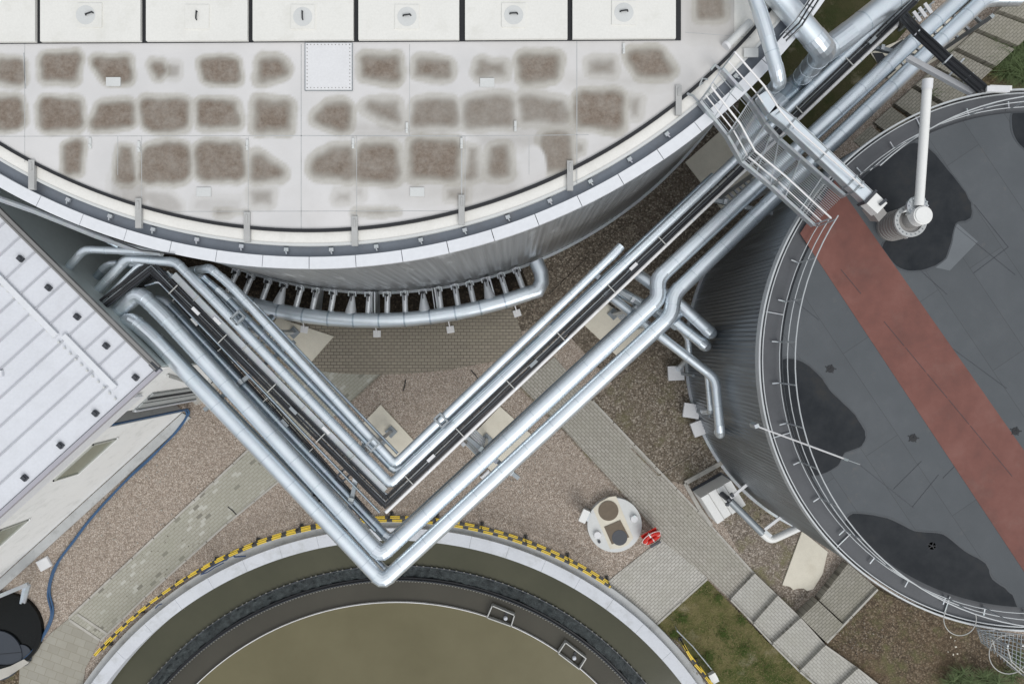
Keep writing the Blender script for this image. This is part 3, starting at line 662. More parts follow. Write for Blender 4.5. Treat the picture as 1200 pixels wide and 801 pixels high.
for i in range(12):
    a = 115+i*27.3; mm = MB(); c = arc3(R2-.55, 0, a, a+1, 1)[0]; o_ = Vector((cos(radians(a)), sin(radians(a)), 0)); mm.beam(c+Vector((0,0,Z2-.03)), c+o_*.5+Vector((0,0,Z2-.03)), .025, .03); part(mm, 'gutter_strap', M['steel'], dk)

t = thing('lightning_rod', 'long thin bright rod reaching over the dark roof edge', 'rod', P(897,503,Z2+.3))
mm = MB(); mm.tube([P(884,498,Z2+.2), P(993,538.5,Z2+1.3)], .022, 8); part(mm, 'rod', M['white_steel'], t)
mm = MB(); mm.tube([P(990,537.5,Z2+1.28), P(994,539,Z2+1.33)], .035, 8); mm.tube([P(994,539,Z2+1.33), P(1008,544,Z2+1.42)], .009, 6); part(mm, 'tip', M['steel'], t)
mm = MB(); mm.box(P(884,498,Z2+.12), .12,.1,.4,.4); part(mm, 'clamp', M['steel'], t)

# pressure valve with its long white outlet
t = thing('pressure_valve', 'grey ribbed valve drum with a white domed cap on the dark roof', 'valve', P(1046,268,Z2))
c0 = P(1043,266,Z2); c0.z = 0; mm = MB(); mm.cyl(c0, .37, Z2, Z2+.9, 40)
for k in range(6): mm.ring(c0, .36, .39, Z2+.1+k*.13, Z2+.13+k*.13, n=40)
bd = part(mm, 'drum', M['brown_duct'], t)
mm = MB(); mm.ring(c0, .30, .41, Z2+.9, Z2+.96, n=40); part(mm, 'drum_flange', M['coping_low'], bd)
for k in range(20):
    mm = mm if k else MB(); mm.cyl(c0+Vector((cos(k*pi/10)*.355, sin(k*pi/10)*.355, 0)), .014, Z2+.955, Z2+.985, 6)
part(mm, 'flange_bolt', M['grey_steel'], bd)
hz = Z2+1.25; c1 = P(1079,253,hz)
mm = MB(); mm.tube([c0+Vector((0,0,Z2+.7)), c0.lerp(Vector((c1.x,c1.y,0)),.35)+Vector((0,0,hz-.25)), c1+Vector((0,0,-.15))], .21, 20); part(mm, 'side_duct', M['brown_duct'], t)
mm = MB(); mm.cyl(c1, .235, hz-.3, hz+.1, 32); mm.cyl(c1, .20, hz+.1, hz+.13, 32); part(mm, 'domed_cap', M['drain_white'], t)
mm = MB(); mm.cyl(P(1077,241,hz+.02), .26, hz-.12, hz-.04, 24)
for k in range(14): mm.cyl(P(1077,241,hz)+Vector((cos(k*pi/7)*.22, sin(k*pi/7)*.22, 0)), .02, hz-.04, hz+.01, 6)
part(mm, 'bolt_flange', M['steel'], t)
mm = MB(); mm.slab([P(1058,249,hz-.1), P(1069,240,hz-.1), P(1067,247,hz-.1)], hz-.2); mm.box(P(1062,276,Z2+.6), .1,.12,.1,.6); mm.box(P(1065,273,Z2+.6), .07,.05,.2,.2); part(mm, 'gauge', M['drain_white'], t)
mm = MB(); mm.tube([P(1077,241,hz+.02), P(1087,95,9.3)], .110, 20, False); mm.tube([P(1077,241,hz+.02), P(1087,95,9.3)], .092, 20, False)
ot = part(mm, 'outlet_tube', M['drain_white'], t)
mm = MB(); mm.tube([P(1086.3,105,9.29), P(1087.3,93,9.31)], .122, 20, False); part(mm, 'tube_mouth', M['plate'], ot)

# caged ladder at the lower right edge of the dark tank
t = thing('caged_ladder', 'galvanised caged ladder bending out from the dark tank rim', 'ladder', P(1165,760,4))
def p2(px,py,z): return P(px,py,z)
for k, (px_, py_, z, r_) in enumerate(((1125,725,Z2+.6,.42),(1182,766,Z2+.75,.50))):
    mm = MB(); c = P(px_, py_, z)
    th = [radians(150+ (230 if k==0 else 250)*i/24) for i in range(25)] if k == 0 else [radians(75+260*i/24) for i in range(25)]
    mm.tube([c+Vector((cos(a)*r_, sin(a)*r_, 0)) for a in th], .011, 8); part(mm, 'cage_hoop', M['clamp2'], t)
mm = MB(); q = [P(1145,737,Z2+.3),P(1150,752,Z2-.2),P(1180,778,Z2-.4),P(1215,790,Z2-.4),P(1215,745,Z2-.1)]; 
for k in range(16):
    a, b_ = q[0].lerp(q[4],k/15), (q[1].lerp(q[2],min(1,k/8)) if k < 8 else q[2].lerp(q[3],(k-8)/7)); mm.beam(a, b_, .012, .03)
for k in range(8): mm.beam(q[0].lerp(q[1],k/7), q[4].lerp(q[3],k/7), .012, .03)
part(mm, 'landing_grate', M['clamp'], t)
for zz in (1.1,.55):
    mm = MB(); u_ = Vector((0,0,zz)); mm.tube([q[0]+u_, q[1]+u_, q[2]+u_, q[3]+u_], .015, 8); part(mm, 'hand_rail', M['clamp2'], t)
for k in range(3):
    mm = MB(); mm.tube([q[k], q[k]+Vector((0,0,1.1))], .02, 8); part(mm, 'rail_post', M['steel'], t)
mm = MB()
for s_ in (-.2,.2): mm.tube([P(1190,752,Z2+.2)+Vector((s_,-.1,0)), Vector((P(1190,752,Z2).x+s_, P(1190,752,Z2).y-.1, .3))], .025, 8)
for k in range(24): mm.tube([Vector((P(1190,752,Z2).x-.2, P(1190,752,Z2).y-.1, .5+k*.3)), Vector((P(1190,752,Z2).x+.2, P(1190,752,Z2).y-.1, .5+k*.3))], .014, 6)
part(mm, 'ladder', M['steel'], t)

# ------------------------------------------------------------------ pipe bridge
def pipe(name, label, pts, r, mat='pipe', bend=.22, cat='pipe', group='pipes of the pipe bridge', band=1.0, seg=20, elbow='elbow', clamps=()):
    runs, arcs = rounded(pts, bend, 3)
    o = Vector(pts[0]); mm = MB()
    for a, b in runs:
        mm.tube([a, b], r, seg)
    root = tag(mm.build(name, M[mat], origin=o), label, cat, group)
    nb = 0
    for a, b in runs:
        L = (b-a).length; d = (b-a).normalized() if L > .01 else None
        if d is None: continue
        k = max(1, int(L/band))
        for i in range(1, k+1):
            q = a+d*(L*(i-.5)/k); mm = MB(); mm.tube([q-d*.014, q+d*.014], r*1.02+.002, seg); part(mm, 'seam_band', M['seam'], root)
    for arc in arcs:
        d0 = (arc[1]-arc[0]).normalized(); d1 = (arc[-1]-arc[-2]).normalized(); mm = MB()
        mm.tube([arc[0]-d0*.05]+arc[1:-1]+[arc[-1]+d1*.05], r*1.03+.003, seg); part(mm, 'elbow', M[elbow], root, smooth=12)
    return root
ZP = 5.3
# two fat outer pipes
pipe('insulated_pipe', 'fat outermost pipe of the pipe bridge, its elbow over the basin water', [P(132,400,4.9),P(152,373,ZP),P(176,392,ZP),P(449,681,ZP),P(787,369,ZP),P(789,345,ZP),P(905,234,ZP),P(1154,-2,ZP),P(1195,-2,ZP)], .235, bend=.24)
pipe('insulated_pipe', 'second fat pipe inside the outermost one with an elbow at the clarifier rim', [P(128,376,5.0),P(163,343,ZP),P(190,368,ZP),P(447,650,ZP),P(772,350,ZP),P(770,327,ZP),P(900,206,ZP),P(1140,-16,ZP)], .235, bend=.24)
# thinner pipes under and between them
pipe('insulated_pipe', 'dull thin pipe between the two fat outer pipes on the left arm', [P(150,405,4.2),P(180,388,4.75),P(456,672,4.75),P(800,365,4.45)], .12, 'pipe_dull')
pipe('insulated_pipe', 'dull pipe tucked along the inner side of the second fat pipe', [P(175,352,4.75),P(192,352,4.75),P(457,633,4.75),P(770,345,4.45)], .16, 'pipe_dull')
# inner bundle
pipe('insulated_pipe', 'innermost pipe of the left arm turning up the right arm to a rounded end', [P(222,318,4.6),P(246,314,ZP),P(270,334,ZP),P(463,543,ZP),P(720,297,ZP),P(728,288,ZP)], .13, bend=.14)
pipe('insulated_pipe', 'middle pipe starting at the building wall and running the whole right arm', [P(106,350,4.8),P(149,303,ZP),P(206,307,ZP),P(232,333,ZP),P(458,567,ZP),P(836,212,ZP),P(1062,-4,ZP)], .145, bend=.16)
pipe('insulated_pipe', 'thin dull pipe between the two inner pipes of the left arm', [P(238,325,5.1),P(262,345,5.0),P(464,553,5.0),P(640,389,5.0),P(836,206,5.0)], .115, 'pipe_dull', .2)
pipe('conduit_pipe', 'thin white pipe along the outer side of the black cable tray', [P(452,600,ZP),P(660,402,ZP),P(1057,24,ZP)], .058, 'white_steel', .15, band=3)
pipe('insulated_pipe', 'pipe running along the big tank rim into the building wall', [P(70,325,5.2),P(99,292,5.6),P(150,294,5.6),P(184,295,5.7)], .115, 'pipe', .2)
pipe('insulated_pipe', 'dull low pipe bending into the building wall beside the long middle pipe', [P(95,345,4.2),P(127,309,4.4),P(165,311,4.4),P(200,325,4.4)], .13, 'pipe_dull', .25)
pipe('insulated_pipe', 'slim bright pipe entering the wall beside the black cables', [P(112,360,5.0),P(163,310,5.25),P(178,308,5.25)], .07, 'pipe', .15)
pipe('insulated_pipe', 'low dull pipe dropping to the ring pipe behind the left arm', [P(225,318,4.2),P(245,330,4.2),P(300,392,4.0),P(318,372,2.2)], .12, 'pipe_dull', .3)
pipe('insulated_pipe', 'short dull stub under the rim cap near the building corner', [P(118,278,6.6),P(138,289,6.4)], .06, 'pipe_dull', .2)

def tray(label, pts, w, ncab, z=None, mat='dark_steel', seed=1, lid=False):
    t = thing('cable_tray', label, 'cable tray', pts[0], 'cable trays of the pipe bridge'); rnd = random.Random(seed)
    mm = MB()
    for i in range(len(pts)-1):
        a, b = Vector(pts[i]), Vector(pts[i+1]); d = (b-a).normalized(); sd = d.cross(Vector((0,0,1))).normalized()
        L_ = (b-a).length
        for j_ in range(int(L_/.32)):
            c_ = a+d*(.16+j_*.32); mm.beam(c_-sd*w/2, c_+sd*w/2, .03, .02)
        if lid: mm.beam(a, b, w, .02)
        for s_ in (-1,1): mm.beam(a+sd*s_*w/2+Vector((0,0,.04)), b+sd*s_*w/2+Vector((0,0,.04)), .012, .1)
        if lid: mm.beam(a+Vector((0,0,.095)), b+Vector((0,0,.095)), w*1.03, .012)
    tr = part(mm, 'tray', M[mat], t, smooth=0)
    for k in range(ncab):
        off = (k/(max(1,ncab-1))-.5)*w*.82; q = []
        for i in range(len(pts)):
            a = Vector(pts[i]); d0 = (Vector(pts[i])-Vector(pts[i-1])).normalized() if i else None; d1 = (Vector(pts[i+1])-a).normalized() if i < len(pts)-1 else None
            dd = d0 if d1 is None else d1 if d0 is None else (d0+d1).normalized(); sd = dd.cross(Vector((0,0,1))).normalized()
            if d0 and d1: sd = sd/max(.4, sd.dot(d0.cross(Vector((0,0,1))).normalized()))
            q.append(a+sd*off+Vector((0,0,.05)))
        pp = []
        for i in range(len(q)-1):
            L = (q[i+1]-q[i]).length; m_ = max(2, int(L/.8)); sd = (q[i+1]-q[i]).cross(Vector((0,0,1))).normalized()
            for j in range(m_): pp.append(q[i].lerp(q[i+1], j/m_)+sd*rnd.uniform(-.014,.014)+Vector((0,0,rnd.uniform(-.01,.03))))
        pp.append(q[-1]); mm = MB(); mm.tube(pp, rnd.choice((.014,.018,.022,.026)), 7)
        part(mm, 'cable', M['clamp'] if (ncab > 4 and k in (3,)) else M['dark_steel'] if (ncab > 4 and k == 5) else M['cable'], t)
    for i in range(len(pts)-1):
        a, b = Vector(pts[i]), Vector(pts[i+1]); d = (b-a).normalized(); sd = d.cross(Vector((0,0,1))).normalized(); L = (b-a).length
        for j in range(int(L/2.1)):
            c = a+d*(1.0+j*2.1)+Vector((0,0,.12)); mm = MB(); mm.beam(c-sd*w*.62, c+sd*w*.62, .03, .02); part(mm, 'tie_bar', M['clamp2'], t)
            if j % 2 == 0:
                mm = MB(); c2 = c+d*.8+sd*w*rnd.uniform(-.3,.3); mm.beam(c2, c2+d*.28, .1, .05); part(mm, 'junction_box', M['clamp' if j % 4 else 'plate'], t)
    return t
tray('main black cable tray following the whole V between the pipes', [P(114,362,5.4),P(178,312,ZP),P(452,588,ZP),P(848,213,ZP),P(1070,0,ZP)], .30, 8, seed=3)
tray('second black cable tray below the main one on the left arm', [P(126,374,5.1),P(182,322,4.75),P(434,604,4.75)], .16, 4, seed=5)
pipe('conduit_pipe', 'thin bright conduit between the black tray and the middle pipe on both arms', [P(196,318,5.25),P(455,581,5.25),P(842,212,5.25),P(1050,14,5.25)], .03, 'steel', .08, band=3)
pipe('conduit_pipe', 'thin conduit above the second black tray on the left arm', [P(170,335,5.05),P(186,330,5.05),P(445,600,5.05)], .035, 'pipe_dull', .08, band=3)
pipe('conduit_pipe', 'thin conduit below the second fat pipe on the left arm', [P(180,352,5.0),P(440,622,5.0)], .05, 'pipe_dull', .08, band=3)
pipe('conduit_pipe', 'slim pipe hugging the innermost pipe of the left arm', [P(262,322,5.0),P(300,358,5.0),P(466,531,5.0)], .045, 'pipe_dull', .08, band=3)
tray('grey lidded cable tray beside the black trays on the left arm', [P(205,322,5.2),P(330,451,5.2),P(452,574,5.2)], .19, 2, mat='steel', seed=6, lid=True)

# headers at the top
pipe('header_pipe', 'wide dull header below the elbows of the roof ducts', [P(868,168,4.6),P(905,130,4.6),P(1075,-20,4.6)], .46, 'pipe_dull', .3, band=.9)
pipe('header_pipe', 'bright fat header running up out of the photo beside the roof ducts', [P(958,66,5.6),P(985,47,5.6),P(1062,-14,5.6)], .36, 'pipe', .3)
pipe('roof_duct', 'narrower white duct coming off the big tank roof and turning down', [P(872,-40,9.5),P(895,28,9.5),P(911,85,9.4),P(913,97,9.2),P(890,118,5.0)], .17, 'pipe', .3, cat='duct', group='ducts from the tank roof')
pipe('roof_duct', 'wider white duct coming off the big tank roof beside the cable ladder', [P(890,-30,9.3),P(960,52,9.0),P(966,60,8.7),P(938,92,4.8)], .285, 'pipe', .35, cat='duct', group='ducts from the tank roof')
tray('short cable ladder bridging from the roof duct to the tank rim', [P(917,46,9.6),P(935,28,9.7),P(960,-10,9.8)], .22, 3, mat='steel', seed=8)

# cross pipes to the dark tank
pipe('branch_pipe', 'upper short branch pipe crossing towards the dark tank', [P(735,312,4.3),P(797,357,4.6),P(833,390,4.6),P(831,389,3.2)], .19, 'pipe', .2, group='branch pipes to the dark tank')
pipe('branch_pipe', 'lower short branch pipe crossing towards the dark tank', [P(718,338,4.1),P(790,376,4.3),P(827,405,4.3),P(824,404,3.0)], .18, 'pipe', .2, group='branch pipes to the dark tank')
pipe('branch_pipe', 'long bent branch pipe ending in front of the dark tank wall', [P(700,335,4.2),P(773,393,4.4),P(838,443,4.4),P(844,508,4.4),P(842,506,3.0)], .15, 'pipe', .25, group='branch pipes to the dark tank')
pipe('branch_pipe', 'thin upright branch pipe behind the long bent one', [P(797,385,3.2),P(806,395,3.2),P(808,418,3.0),P(795,432,.3)], .1, 'pipe', .2, group='branch pipes to the dark tank')
pipe('branch_pipe', 'thin straight branch pipe alongside the long bent one', [P(829,440,3.4),P(833,482,3.4),P(822,482,.3)], .1, 'pipe', .2, group='branch pipes to the dark tank')
for i, (x_, y_, lb) in enumerate(((792,437,'topmost square foot plate beside the dark tank'),(810,481,'middle square foot plate beside the dark tank'),(820,501,'lowest square foot plate beside the dark tank'))):
    t = thing('foot_plate', lb, 'foot plate', P(x_,y_,0), 'foot plates beside the dark tank'); a = [.05,-.15,.35][i]
    mm = MB(); mm.box(P(x_,y_,.25), .60,.54,.14,a); part(mm, 'plate', M['plate'], t)
    mm = MB(); q = P(x_+5,y_,0); mm.box((q.x,q.y,1.0), .1,.1,1.8,a); mm.box((q.x,q.y,.2), .2,.2,.06,a); part(mm, 'post', M['grey_steel'], t)

# supports
def support(label, base, width_dir, w, top=4.95, beam=None):
    b0 = P(*base, .05); d = Vector((width_dir[0], -width_dir[1], 0)).normalized()
    t = thing('pipe_support', label, 'support frame', b0, 'steel supports of the pipe bridge'); cs = [b0-d*w/2, b0+d*w/2]
    for c in cs:
        mm = MB(); mm.box((c.x,c.y,(top+.05)/2), .12, .12, top-.05, atan2(d.y,d.x)); part(mm, 'column', M['steel'], t, smooth=0)
        mm = MB(); mm.box((c.x,c.y,.09), .34, .34, .06, atan2(d.y,d.x)); part(mm, 'base_plate', M['grey_steel'], t, smooth=0)
    z = .6
    while z < top-.1:
        mm = MB(); mm.beam(Vector((cs[0].x,cs[0].y,z)), Vector((cs[1].x,cs[1].y,z)), .07, .1); z += .55; part(mm, 'batten', M['steel'], t, smooth=0)
    if beam:
        a, b_ = P(*beam[0], top), P(*beam[1], top); mm = MB(); mm.beam(a, b_, .12, .14); part(mm, 'cross_beam', M['grey_steel'], t, smooth=0)
        nn = max(3,int((b_-a).length/.55))
        for i in range(nn):
            mm = MB(); q = a.lerp(b_, (i+.5)/nn); mm.box(q+Vector((0,0,.11)), .1,.16,.08, atan2((b_-a).y,(b_-a).x)); part(mm, 'saddle', M['steel'], t, smooth=0)
support('ladder-like steel support on the pad at the middle of the right arm', (562,506), (14,14), .75, beam=((520,490),(608,560)))
support('steel support on the pad below the bend of the fat pipes', (727,376), (14,14), .75, beam=((690,318),(792,385)))
support('steel support on the pad inside the corner of the V', (452,512), (14,-14), .6, beam=((430,505),(400,640)))
support('steel support on the pad beside the ring pipe', (338,396), (14,-14), .6, beam=((345,400),(240,480)))
support('steel support by the dark tank under the walkway', (850,240), (14,14), .7, beam=((815,230),(905,250)))
support('steel support on the pale strip under the upper pipes', (1048,82), (14,14), .8, beam=((1000,50),(1085,70)))
q = None
# valves and clamps seen along the rack
for (x_, y_, z, a, lb) in ((279,372,5.45,-.8,'square bracket clamp on the innermost pipe of the left arm'),(437,520,5.45,-.8,'twin bracket clamp on the inner pipes near the V corner'),(517,492,5.45,.75,'grey flange clamp on the right arm pipe near the pad'),(403,556,4.95,-.8,'dark bracket block beside the second black tray'),(374,580,4.95,-.8,'dark bracket between the two fat pipes'),(226,405,4.95,-.8,'bracket between the fat pipes near the building')):
    t = thing('pipe_clamp', lb, 'clamp', P(x_,y_,z)); c = P(x_,y_,z); d = Vector((cos(a),sin(a),0)); s_ = Vector((-sin(a),cos(a),0))
    mat = M['dark_steel'] if 'dark' in lb else M['clamp']
    mm = MB()
    for k in (-1,1): mm.obox(c+d*k*.12, d*.03, s_*.18, Vector((0,0,.06)))
    part(mm, 'strap', mat, t, smooth=0); mm = MB()
    for k in (-1,1): mm.obox(c+s_*k*.17+Vector((0,0,.01)), d*.15, s_*.025, Vector((0,0,.05)))
    part(mm, 'side_bar', mat, t, smooth=0)

# concrete pads under the supports
def pad(pts, label, name='concrete_pad'):
    q = [P(x, y, .06) for x, y in pts]; m_ = MB(); m_.slab(q, -.03); return tag(m_.build(name, M['concrete'], smooth=0, origin=q[0]), label, 'concrete pad', 'pale concrete pads')
pad([(446,474),(485,516),(463,537),(425,496)], 'pale concrete pad inside the corner of the V')
pad([(586,476),(624,510),(580,556),(544,520)], 'pale concrete pad under the middle of the right arm')
pad([(712,356),(757,386),(722,416),(684,380)], 'pale concrete pad below the bend of the fat pipes')
pad([(325,372),(391,394),(361,428),(308,396)], 'pale concrete pad beside the ring pipe')
pad([(803,190),(848,150),(897,213),(855,257)], 'long pale concrete pad under the pipes between the two tanks')
pad([(940,622),(970,646),(964,672),(953,690),(946,692),(942,689),(935,689),(930,691),(926,687),(917,685)], 'pale broken concrete slab next to the dark tank')
for (x_, y_, a, lb) in ((570,557,.75,'small pale plate lying between the two fat pipes'),(52,660,.75,'small pale square slab beside the blue hose')):
    m_ = MB(); m_.box(P(x_,y_,.06), .42 if x_ < 100 else .36, .36 if x_ < 100 else .2, .06, a-.25 if x_<100 else a)
    m_.box(P(x_,y_,.03), .5 if x_ < 100 else .42, .42 if x_ < 100 else .26, .05, a-.25 if x_<100 else a)
    tag(m_.build('loose_slab', M['plate'], origin=P(x_,y_,.03)), lb, 'slab')

# ------------------------------------------------------------------ walkway between the tanks
wkz = 8.05
t = thing('walkway_bridge', 'galvanised grating footbridge with handrails between the two tanks', 'footbridge', P(900,180,wkz))
Lp = [P(819,120,9.0),P(851,160,8.6),P(868,190,8.2),P(902,218,wkz),P(952,264,wkz)]
Rp = [P(845,82,9.0),P(878,119,8.6),P(896,146,8.2),P(912,164,wkz),P(988,230,wkz)]
mm = MB(); nb = 20
for k in range(nb):
    u = (k+.5)/nb
    q = [a.lerp(b, u) for a, b in zip(Lp, Rp)]
    for i in range(0 if k % 5 == 2 else 1, len(q)-1): mm.beam(q[i], q[i+1], .010, .03)
for i in range(len(Lp)-1):
    L = (Lp[i+1]-Lp[i]).length; k = max(1, int(L/.5))
    for j in range(k):
        m3 = MB(); m3.beam(Lp[i].lerp(Lp[i+1], j/k)+Vector((0,0,.03)), Rp[i].lerp(Rp[i+1], j/k)+Vector((0,0,.03)), .028, .03); part(m3, 'cross_bar', M['steel'], t, smooth=0)
part(mm, 'grating', M['steel'], t, smooth=0)
for side in (Lp, Rp):
    mm = MB()
    for i in range(len(side)-1): mm.beam(side[i]+Vector((0,0,.03)), side[i+1]+Vector((0,0,.03)), .07, .2, ext=.02)
    part(mm, 'stringer', M['steel'], t, smooth=0)
    for hh, rr in ((1.05,.024),(.55,.017)):
        mm = MB(); mm.tube([q+Vector((0,0,hh)) for q in side], rr, 8); part(mm, 'hand_rail', M['white_steel'], t)
    for i in range(len(side)-1):
        mm = MB(); mm.tube([side[i], side[i]+Vector((0,0,1.05))], .022, 8); part(mm, 'rail_post', M['steel'], t)
    mm = MB(); mm.tube([side[-1], side[-1]+Vector((0,0,1.05))], .022, 8); part(mm, 'rail_post', M['steel'], t)
for i in range(2):
    mm = MB(); a, b_ = Lp[i].lerp(Lp[i+1],.5), Rp[i].lerp(Rp[i+1],.5); mm.beam(a+Vector((0,0,-.1)), b_+Vector((0,0,-.1)), .08, .12); part(mm, 'bearer', M['steel'], t, smooth=0)
mm = MB(); h0, h1 = P(822,98,9.0), P(832,88,9.0)
mm.tube([Lp[0], P(812,112,9.2), P(806,110,9.4)], .03, 8); mm.tube([Rp[0], P(838,76,9.2), P(833,82,9.2)], .03, 8); mm.tube([P(824,97,9.1),P(820,100,9.4),P(823,92,9.5),P(829,93,9.2)], .02, 8)
part(mm, 'landing_bracket', M['steel'], t)

# square duct on the far side of the footbridge
zd = 8.9
t = thing('square_duct', 'bright rectangular duct running beside the footbridge to the valve', 'duct', P(930,150,zd))
q = [P(893,112,zd),P(905,130,zd),P(925,146,zd),P(1016,232,zd)]
mm = MB()
for i in range(len(q)-1): mm.beam(q[i], q[i+1], .28, .22, ext=.03)
part(mm, 'duct_body', M['pipe'], t, smooth=0)
mm = MB()
for i in range(len(q)-1):
    for s_ in (-1,1):
        d = (q[i+1]-q[i]).normalized(); sd = d.cross(Vector((0,0,1))).normalized(); mm.beam(q[i]+sd*s_*.155, q[i+1]+sd*s_*.155, .02, .25)
part(mm, 'side_flange', M['steel'], t, smooth=0)
d = (q[3]-q[2]).normalized()
for f in (.0,.42,.78,.86):
    c = q[2].lerp(q[3], f); mm = MB(); mm.beam(c-d*.02, c+d*.02, .36, .28); part(mm, 'joint_strap', M['grey_steel'], t, smooth=0)
c = q[3]+d*.22; mm = MB(); mm.beam(c-d*.17, c+d*.2, .36, .30); eb = part(mm, 'end_box', M['drain_white'], t, smooth=0)
mm = MB(); mm.beam(c+d*.08+Vector((0,0,.19)), c+d*.08+Vector((0,0,.19))+Vector((.16,.13,0)), .07, .04); mm.beam(q[3]-d*.03+Vector((0,0,.0)), q[3]+d*.03, .43, .37); part(mm, 'latch', M['dark_steel'], eb, smooth=0)
mm = MB(); s_ = d.cross(Vector((0,0,1))); mm.beam(c+Vector((0,0,-.17)), c+d*.4+Vector((0,0,-.3)), .3, .3); part(mm, 'outlet', M['brown_duct'], t, smooth=0)
for f in (.1,.6):
    c = q[2].lerp(q[3], f); mm = MB(); mm.beam(c+Vector((0,0,-.2)), c-s_*.3+Vector((0,0,-.45)), .05, .05); part(mm, 'bracket', M['steel'], t, smooth=0)

# black hoses and the pale beam from the rack to the dark tank rim
t = thing('hose_bundle', 'bundle of black hoses dropping from the rack to the dark tank rim', 'hose', P(1058,22,5.5))
for k in range(4):
    o_ = Vector((.05*(k-1.5), .05*(k-1.5), .03*(k % 2))); mm = MB()
    mm.tube([P(1056,30,5.2)+o_*.6, P(1059,20,5.9)+o_, P(1075,38,6.6)+o_, P(1112,72,7.2)+o_, P(1150,104,7.8)+o_, P(1158,112,7.7)+o_*.5], .05, 8); part(mm, 'hose', M['cable'], t)
for f in ((1075,38,6.6),(1110,70,7.2),(1135,91,7.55)):
    mm = MB(); mm.box(P(*f), .3, .04, .12, .8); part(mm, 'tie', M['steel'], t)
t = thing('pale_beam', 'pale flat beam with brackets running to the dark tank rim', 'beam', P(1066,70,6.5))
mm = MB(); mm.beam(P(1064,68,6.3), P(1141,110,7.6), .16, .12); part(mm, 'beam_body', M['plate'], t)
for f in (.25,.6):
    c = P(1064,68,6.3).lerp(P(1141,110,7.6), f); mm = MB(); mm.beam(c, c+Vector((.55,.6,-.1)), .04, .05); part(mm, 'bracket', M['steel'], t)
t = thing('junction_cabinet', 'white flat box on the upper rim of the dark tank', 'box', P(1170,104,Z2))
mm = MB(); mm.box(P(1170,104.5,Z2+.1), .58,.13,.2,-.03); part(mm, 'case', M['drain_white'], t)
mm = MB(); mm.box(P(1170,104.5,Z2+.21), .6,.15,.02,-.03); part(mm, 'lid', M['plate'], t)
t = thing('ladder_rack', 'short pale ladder-like rack on the verge between the upper pipes', 'rack', P(1078,20,0))
mm = MB(); a, b_ = P(1064,27,.6), P(1090,8,.6); 
for s_ in (-1,1): mm.beam(a+Vector((.14*s_,.18*s_,0)), b_+Vector((.14*s_,.18*s_,0)), .05, .08)
part(mm, 'side_rail', M['grey_steel'], t)
for k in range(4):
    c = a.lerp(b_, (k+.5)/4); mm = MB(); mm.box(c+Vector((0,0,.03)), .13,.44,.06,.62); part(mm, 'rung', M['plate'], t)
mm = MB()
for c in (a,b_): mm.box((c.x,c.y,.3), .1,.1,.6)
part(mm, 'leg', M['grey_steel'], t)
# open pits beside the concrete strip
for (pp, lb) in (([(1040,58),(1058,46),(1070,58),(1052,72)], 'dark open pit between the white pipe and the inner fat pipe'),([(1022,62),(1034,62),(1050,82),(1038,92)], 'dark open slot at the end of the pale concrete strip')):
    m_ = MB(); m_.sheet([P(x,y,.056) for x, y in pp]); tag(m_.build('pit', M['black'], smooth=0), lb, 'pit', kind='structure')

# ------------------------------------------------------------------ clarifier
cl = thing('clarifier_basin', 'round concrete clarifier basin with a pale coping and brown water', 'basin', C3)
mb = MB(); mb.ring(C3, RC-.30, RC, -1.2, .22, n=260); part(mb, 'outer_ledge', M['coping_low'], cl)
mb = MB(); k = 60
for i in range(k):
    a = 2*pi*i/k; mb.ring(C3, RC-.73, RC-.27, -1.2, .42, a+.0003, a+2*pi/k-.0003, 5)
part(mb, 'coping', M['coping'], cl)
zw = -.32
def water_mat(name, c1, c2, rough=.12):
    m, nt, b = new_mat(name); g = N(nt); p = g.pos()
    cc = g.mix(g.ramp(g.noise(p, .35, 6, .6), [(.35,(0,0,0)),(.7,(1,1,1))]), c1, c2)
    cc = g.mix(g.ramp(g.noise(p, 40, 3, .8), [(.66,(0,0,0)),(.76,(.5,.5,.5))]), cc, mul(c2, 1.5))
    g.link(cc, b.inputs['Base Color']); b.inputs['Roughness'].default_value = rough; b.inputs['Specular IOR Level'].default_value = .25
    g.link(g.bump(g.noise(p, 3, 4), .03, .02), b.inputs['Normal']); return m
M['w_in'] = water_mat('brown_water', (.124,.110,.060), (.150,.134,.076), .3)
M['w_mid'] = water_mat('grey_water', (.055,.051,.040), (.07,.065,.051))
M['w_out'] = water_mat('olive_water', (.060,.060,.038), (.078,.076,.049))
for nm, r0, r1, mt, lb in (('water', 0, 10.98, 'w_in', 'brown water inside the thin ring of the clarifier'),('water', 10.98, 11.8, 'w_mid', 'dark grey water between the thin ring and the dark channel'),('water', 12.36, RC-.7, 'w_out', 'olive water between the dark channel and the coping')):
    m_ = MB()
    if r0 == 0: m_.sheet([Vector((C3.x+r1*cos(2*pi*i/160), C3.y+r1*sin(2*pi*i/160), zw)) for i in range(160)])
    else:
        n_ = 200; m_.v = [(C3.x+r*cos(2*pi*i/n_), C3.y+r*sin(2*pi*i/n_), zw) for i in range(n_) for r in (r0,r1)]
        m_.f = [(2*i, 2*i+1, 2*((i+1)%n_)+1, 2*((i+1)%n_)) for i in range(n_)]; m_.m = [0]*n_
    tag(m_.build(nm, M[mt], smooth=0), lb, 'water', kind='structure')
mb = MB(); mb.ring(C3, 10.955, 10.98, zw-.3, zw+.12, n=200); part(mb, 'scum_ring', M['white_steel'], cl)
mb = MB(); mb.ring(C3, 11.78, 11.82, zw-.9, zw+.1, n=200); mb.ring(C3, 12.34, 12.37, zw-.9, zw+.08, n=200); lw = part(mb, 'channel_wall', M['dark_steel'], cl)
mb = MB()
for i in range(620):
    a = 2*pi*i/620; mb.box((C3.x+11.775*cos(a), C3.y+11.775*sin(a), zw+.11), .035, .05, .05, a)
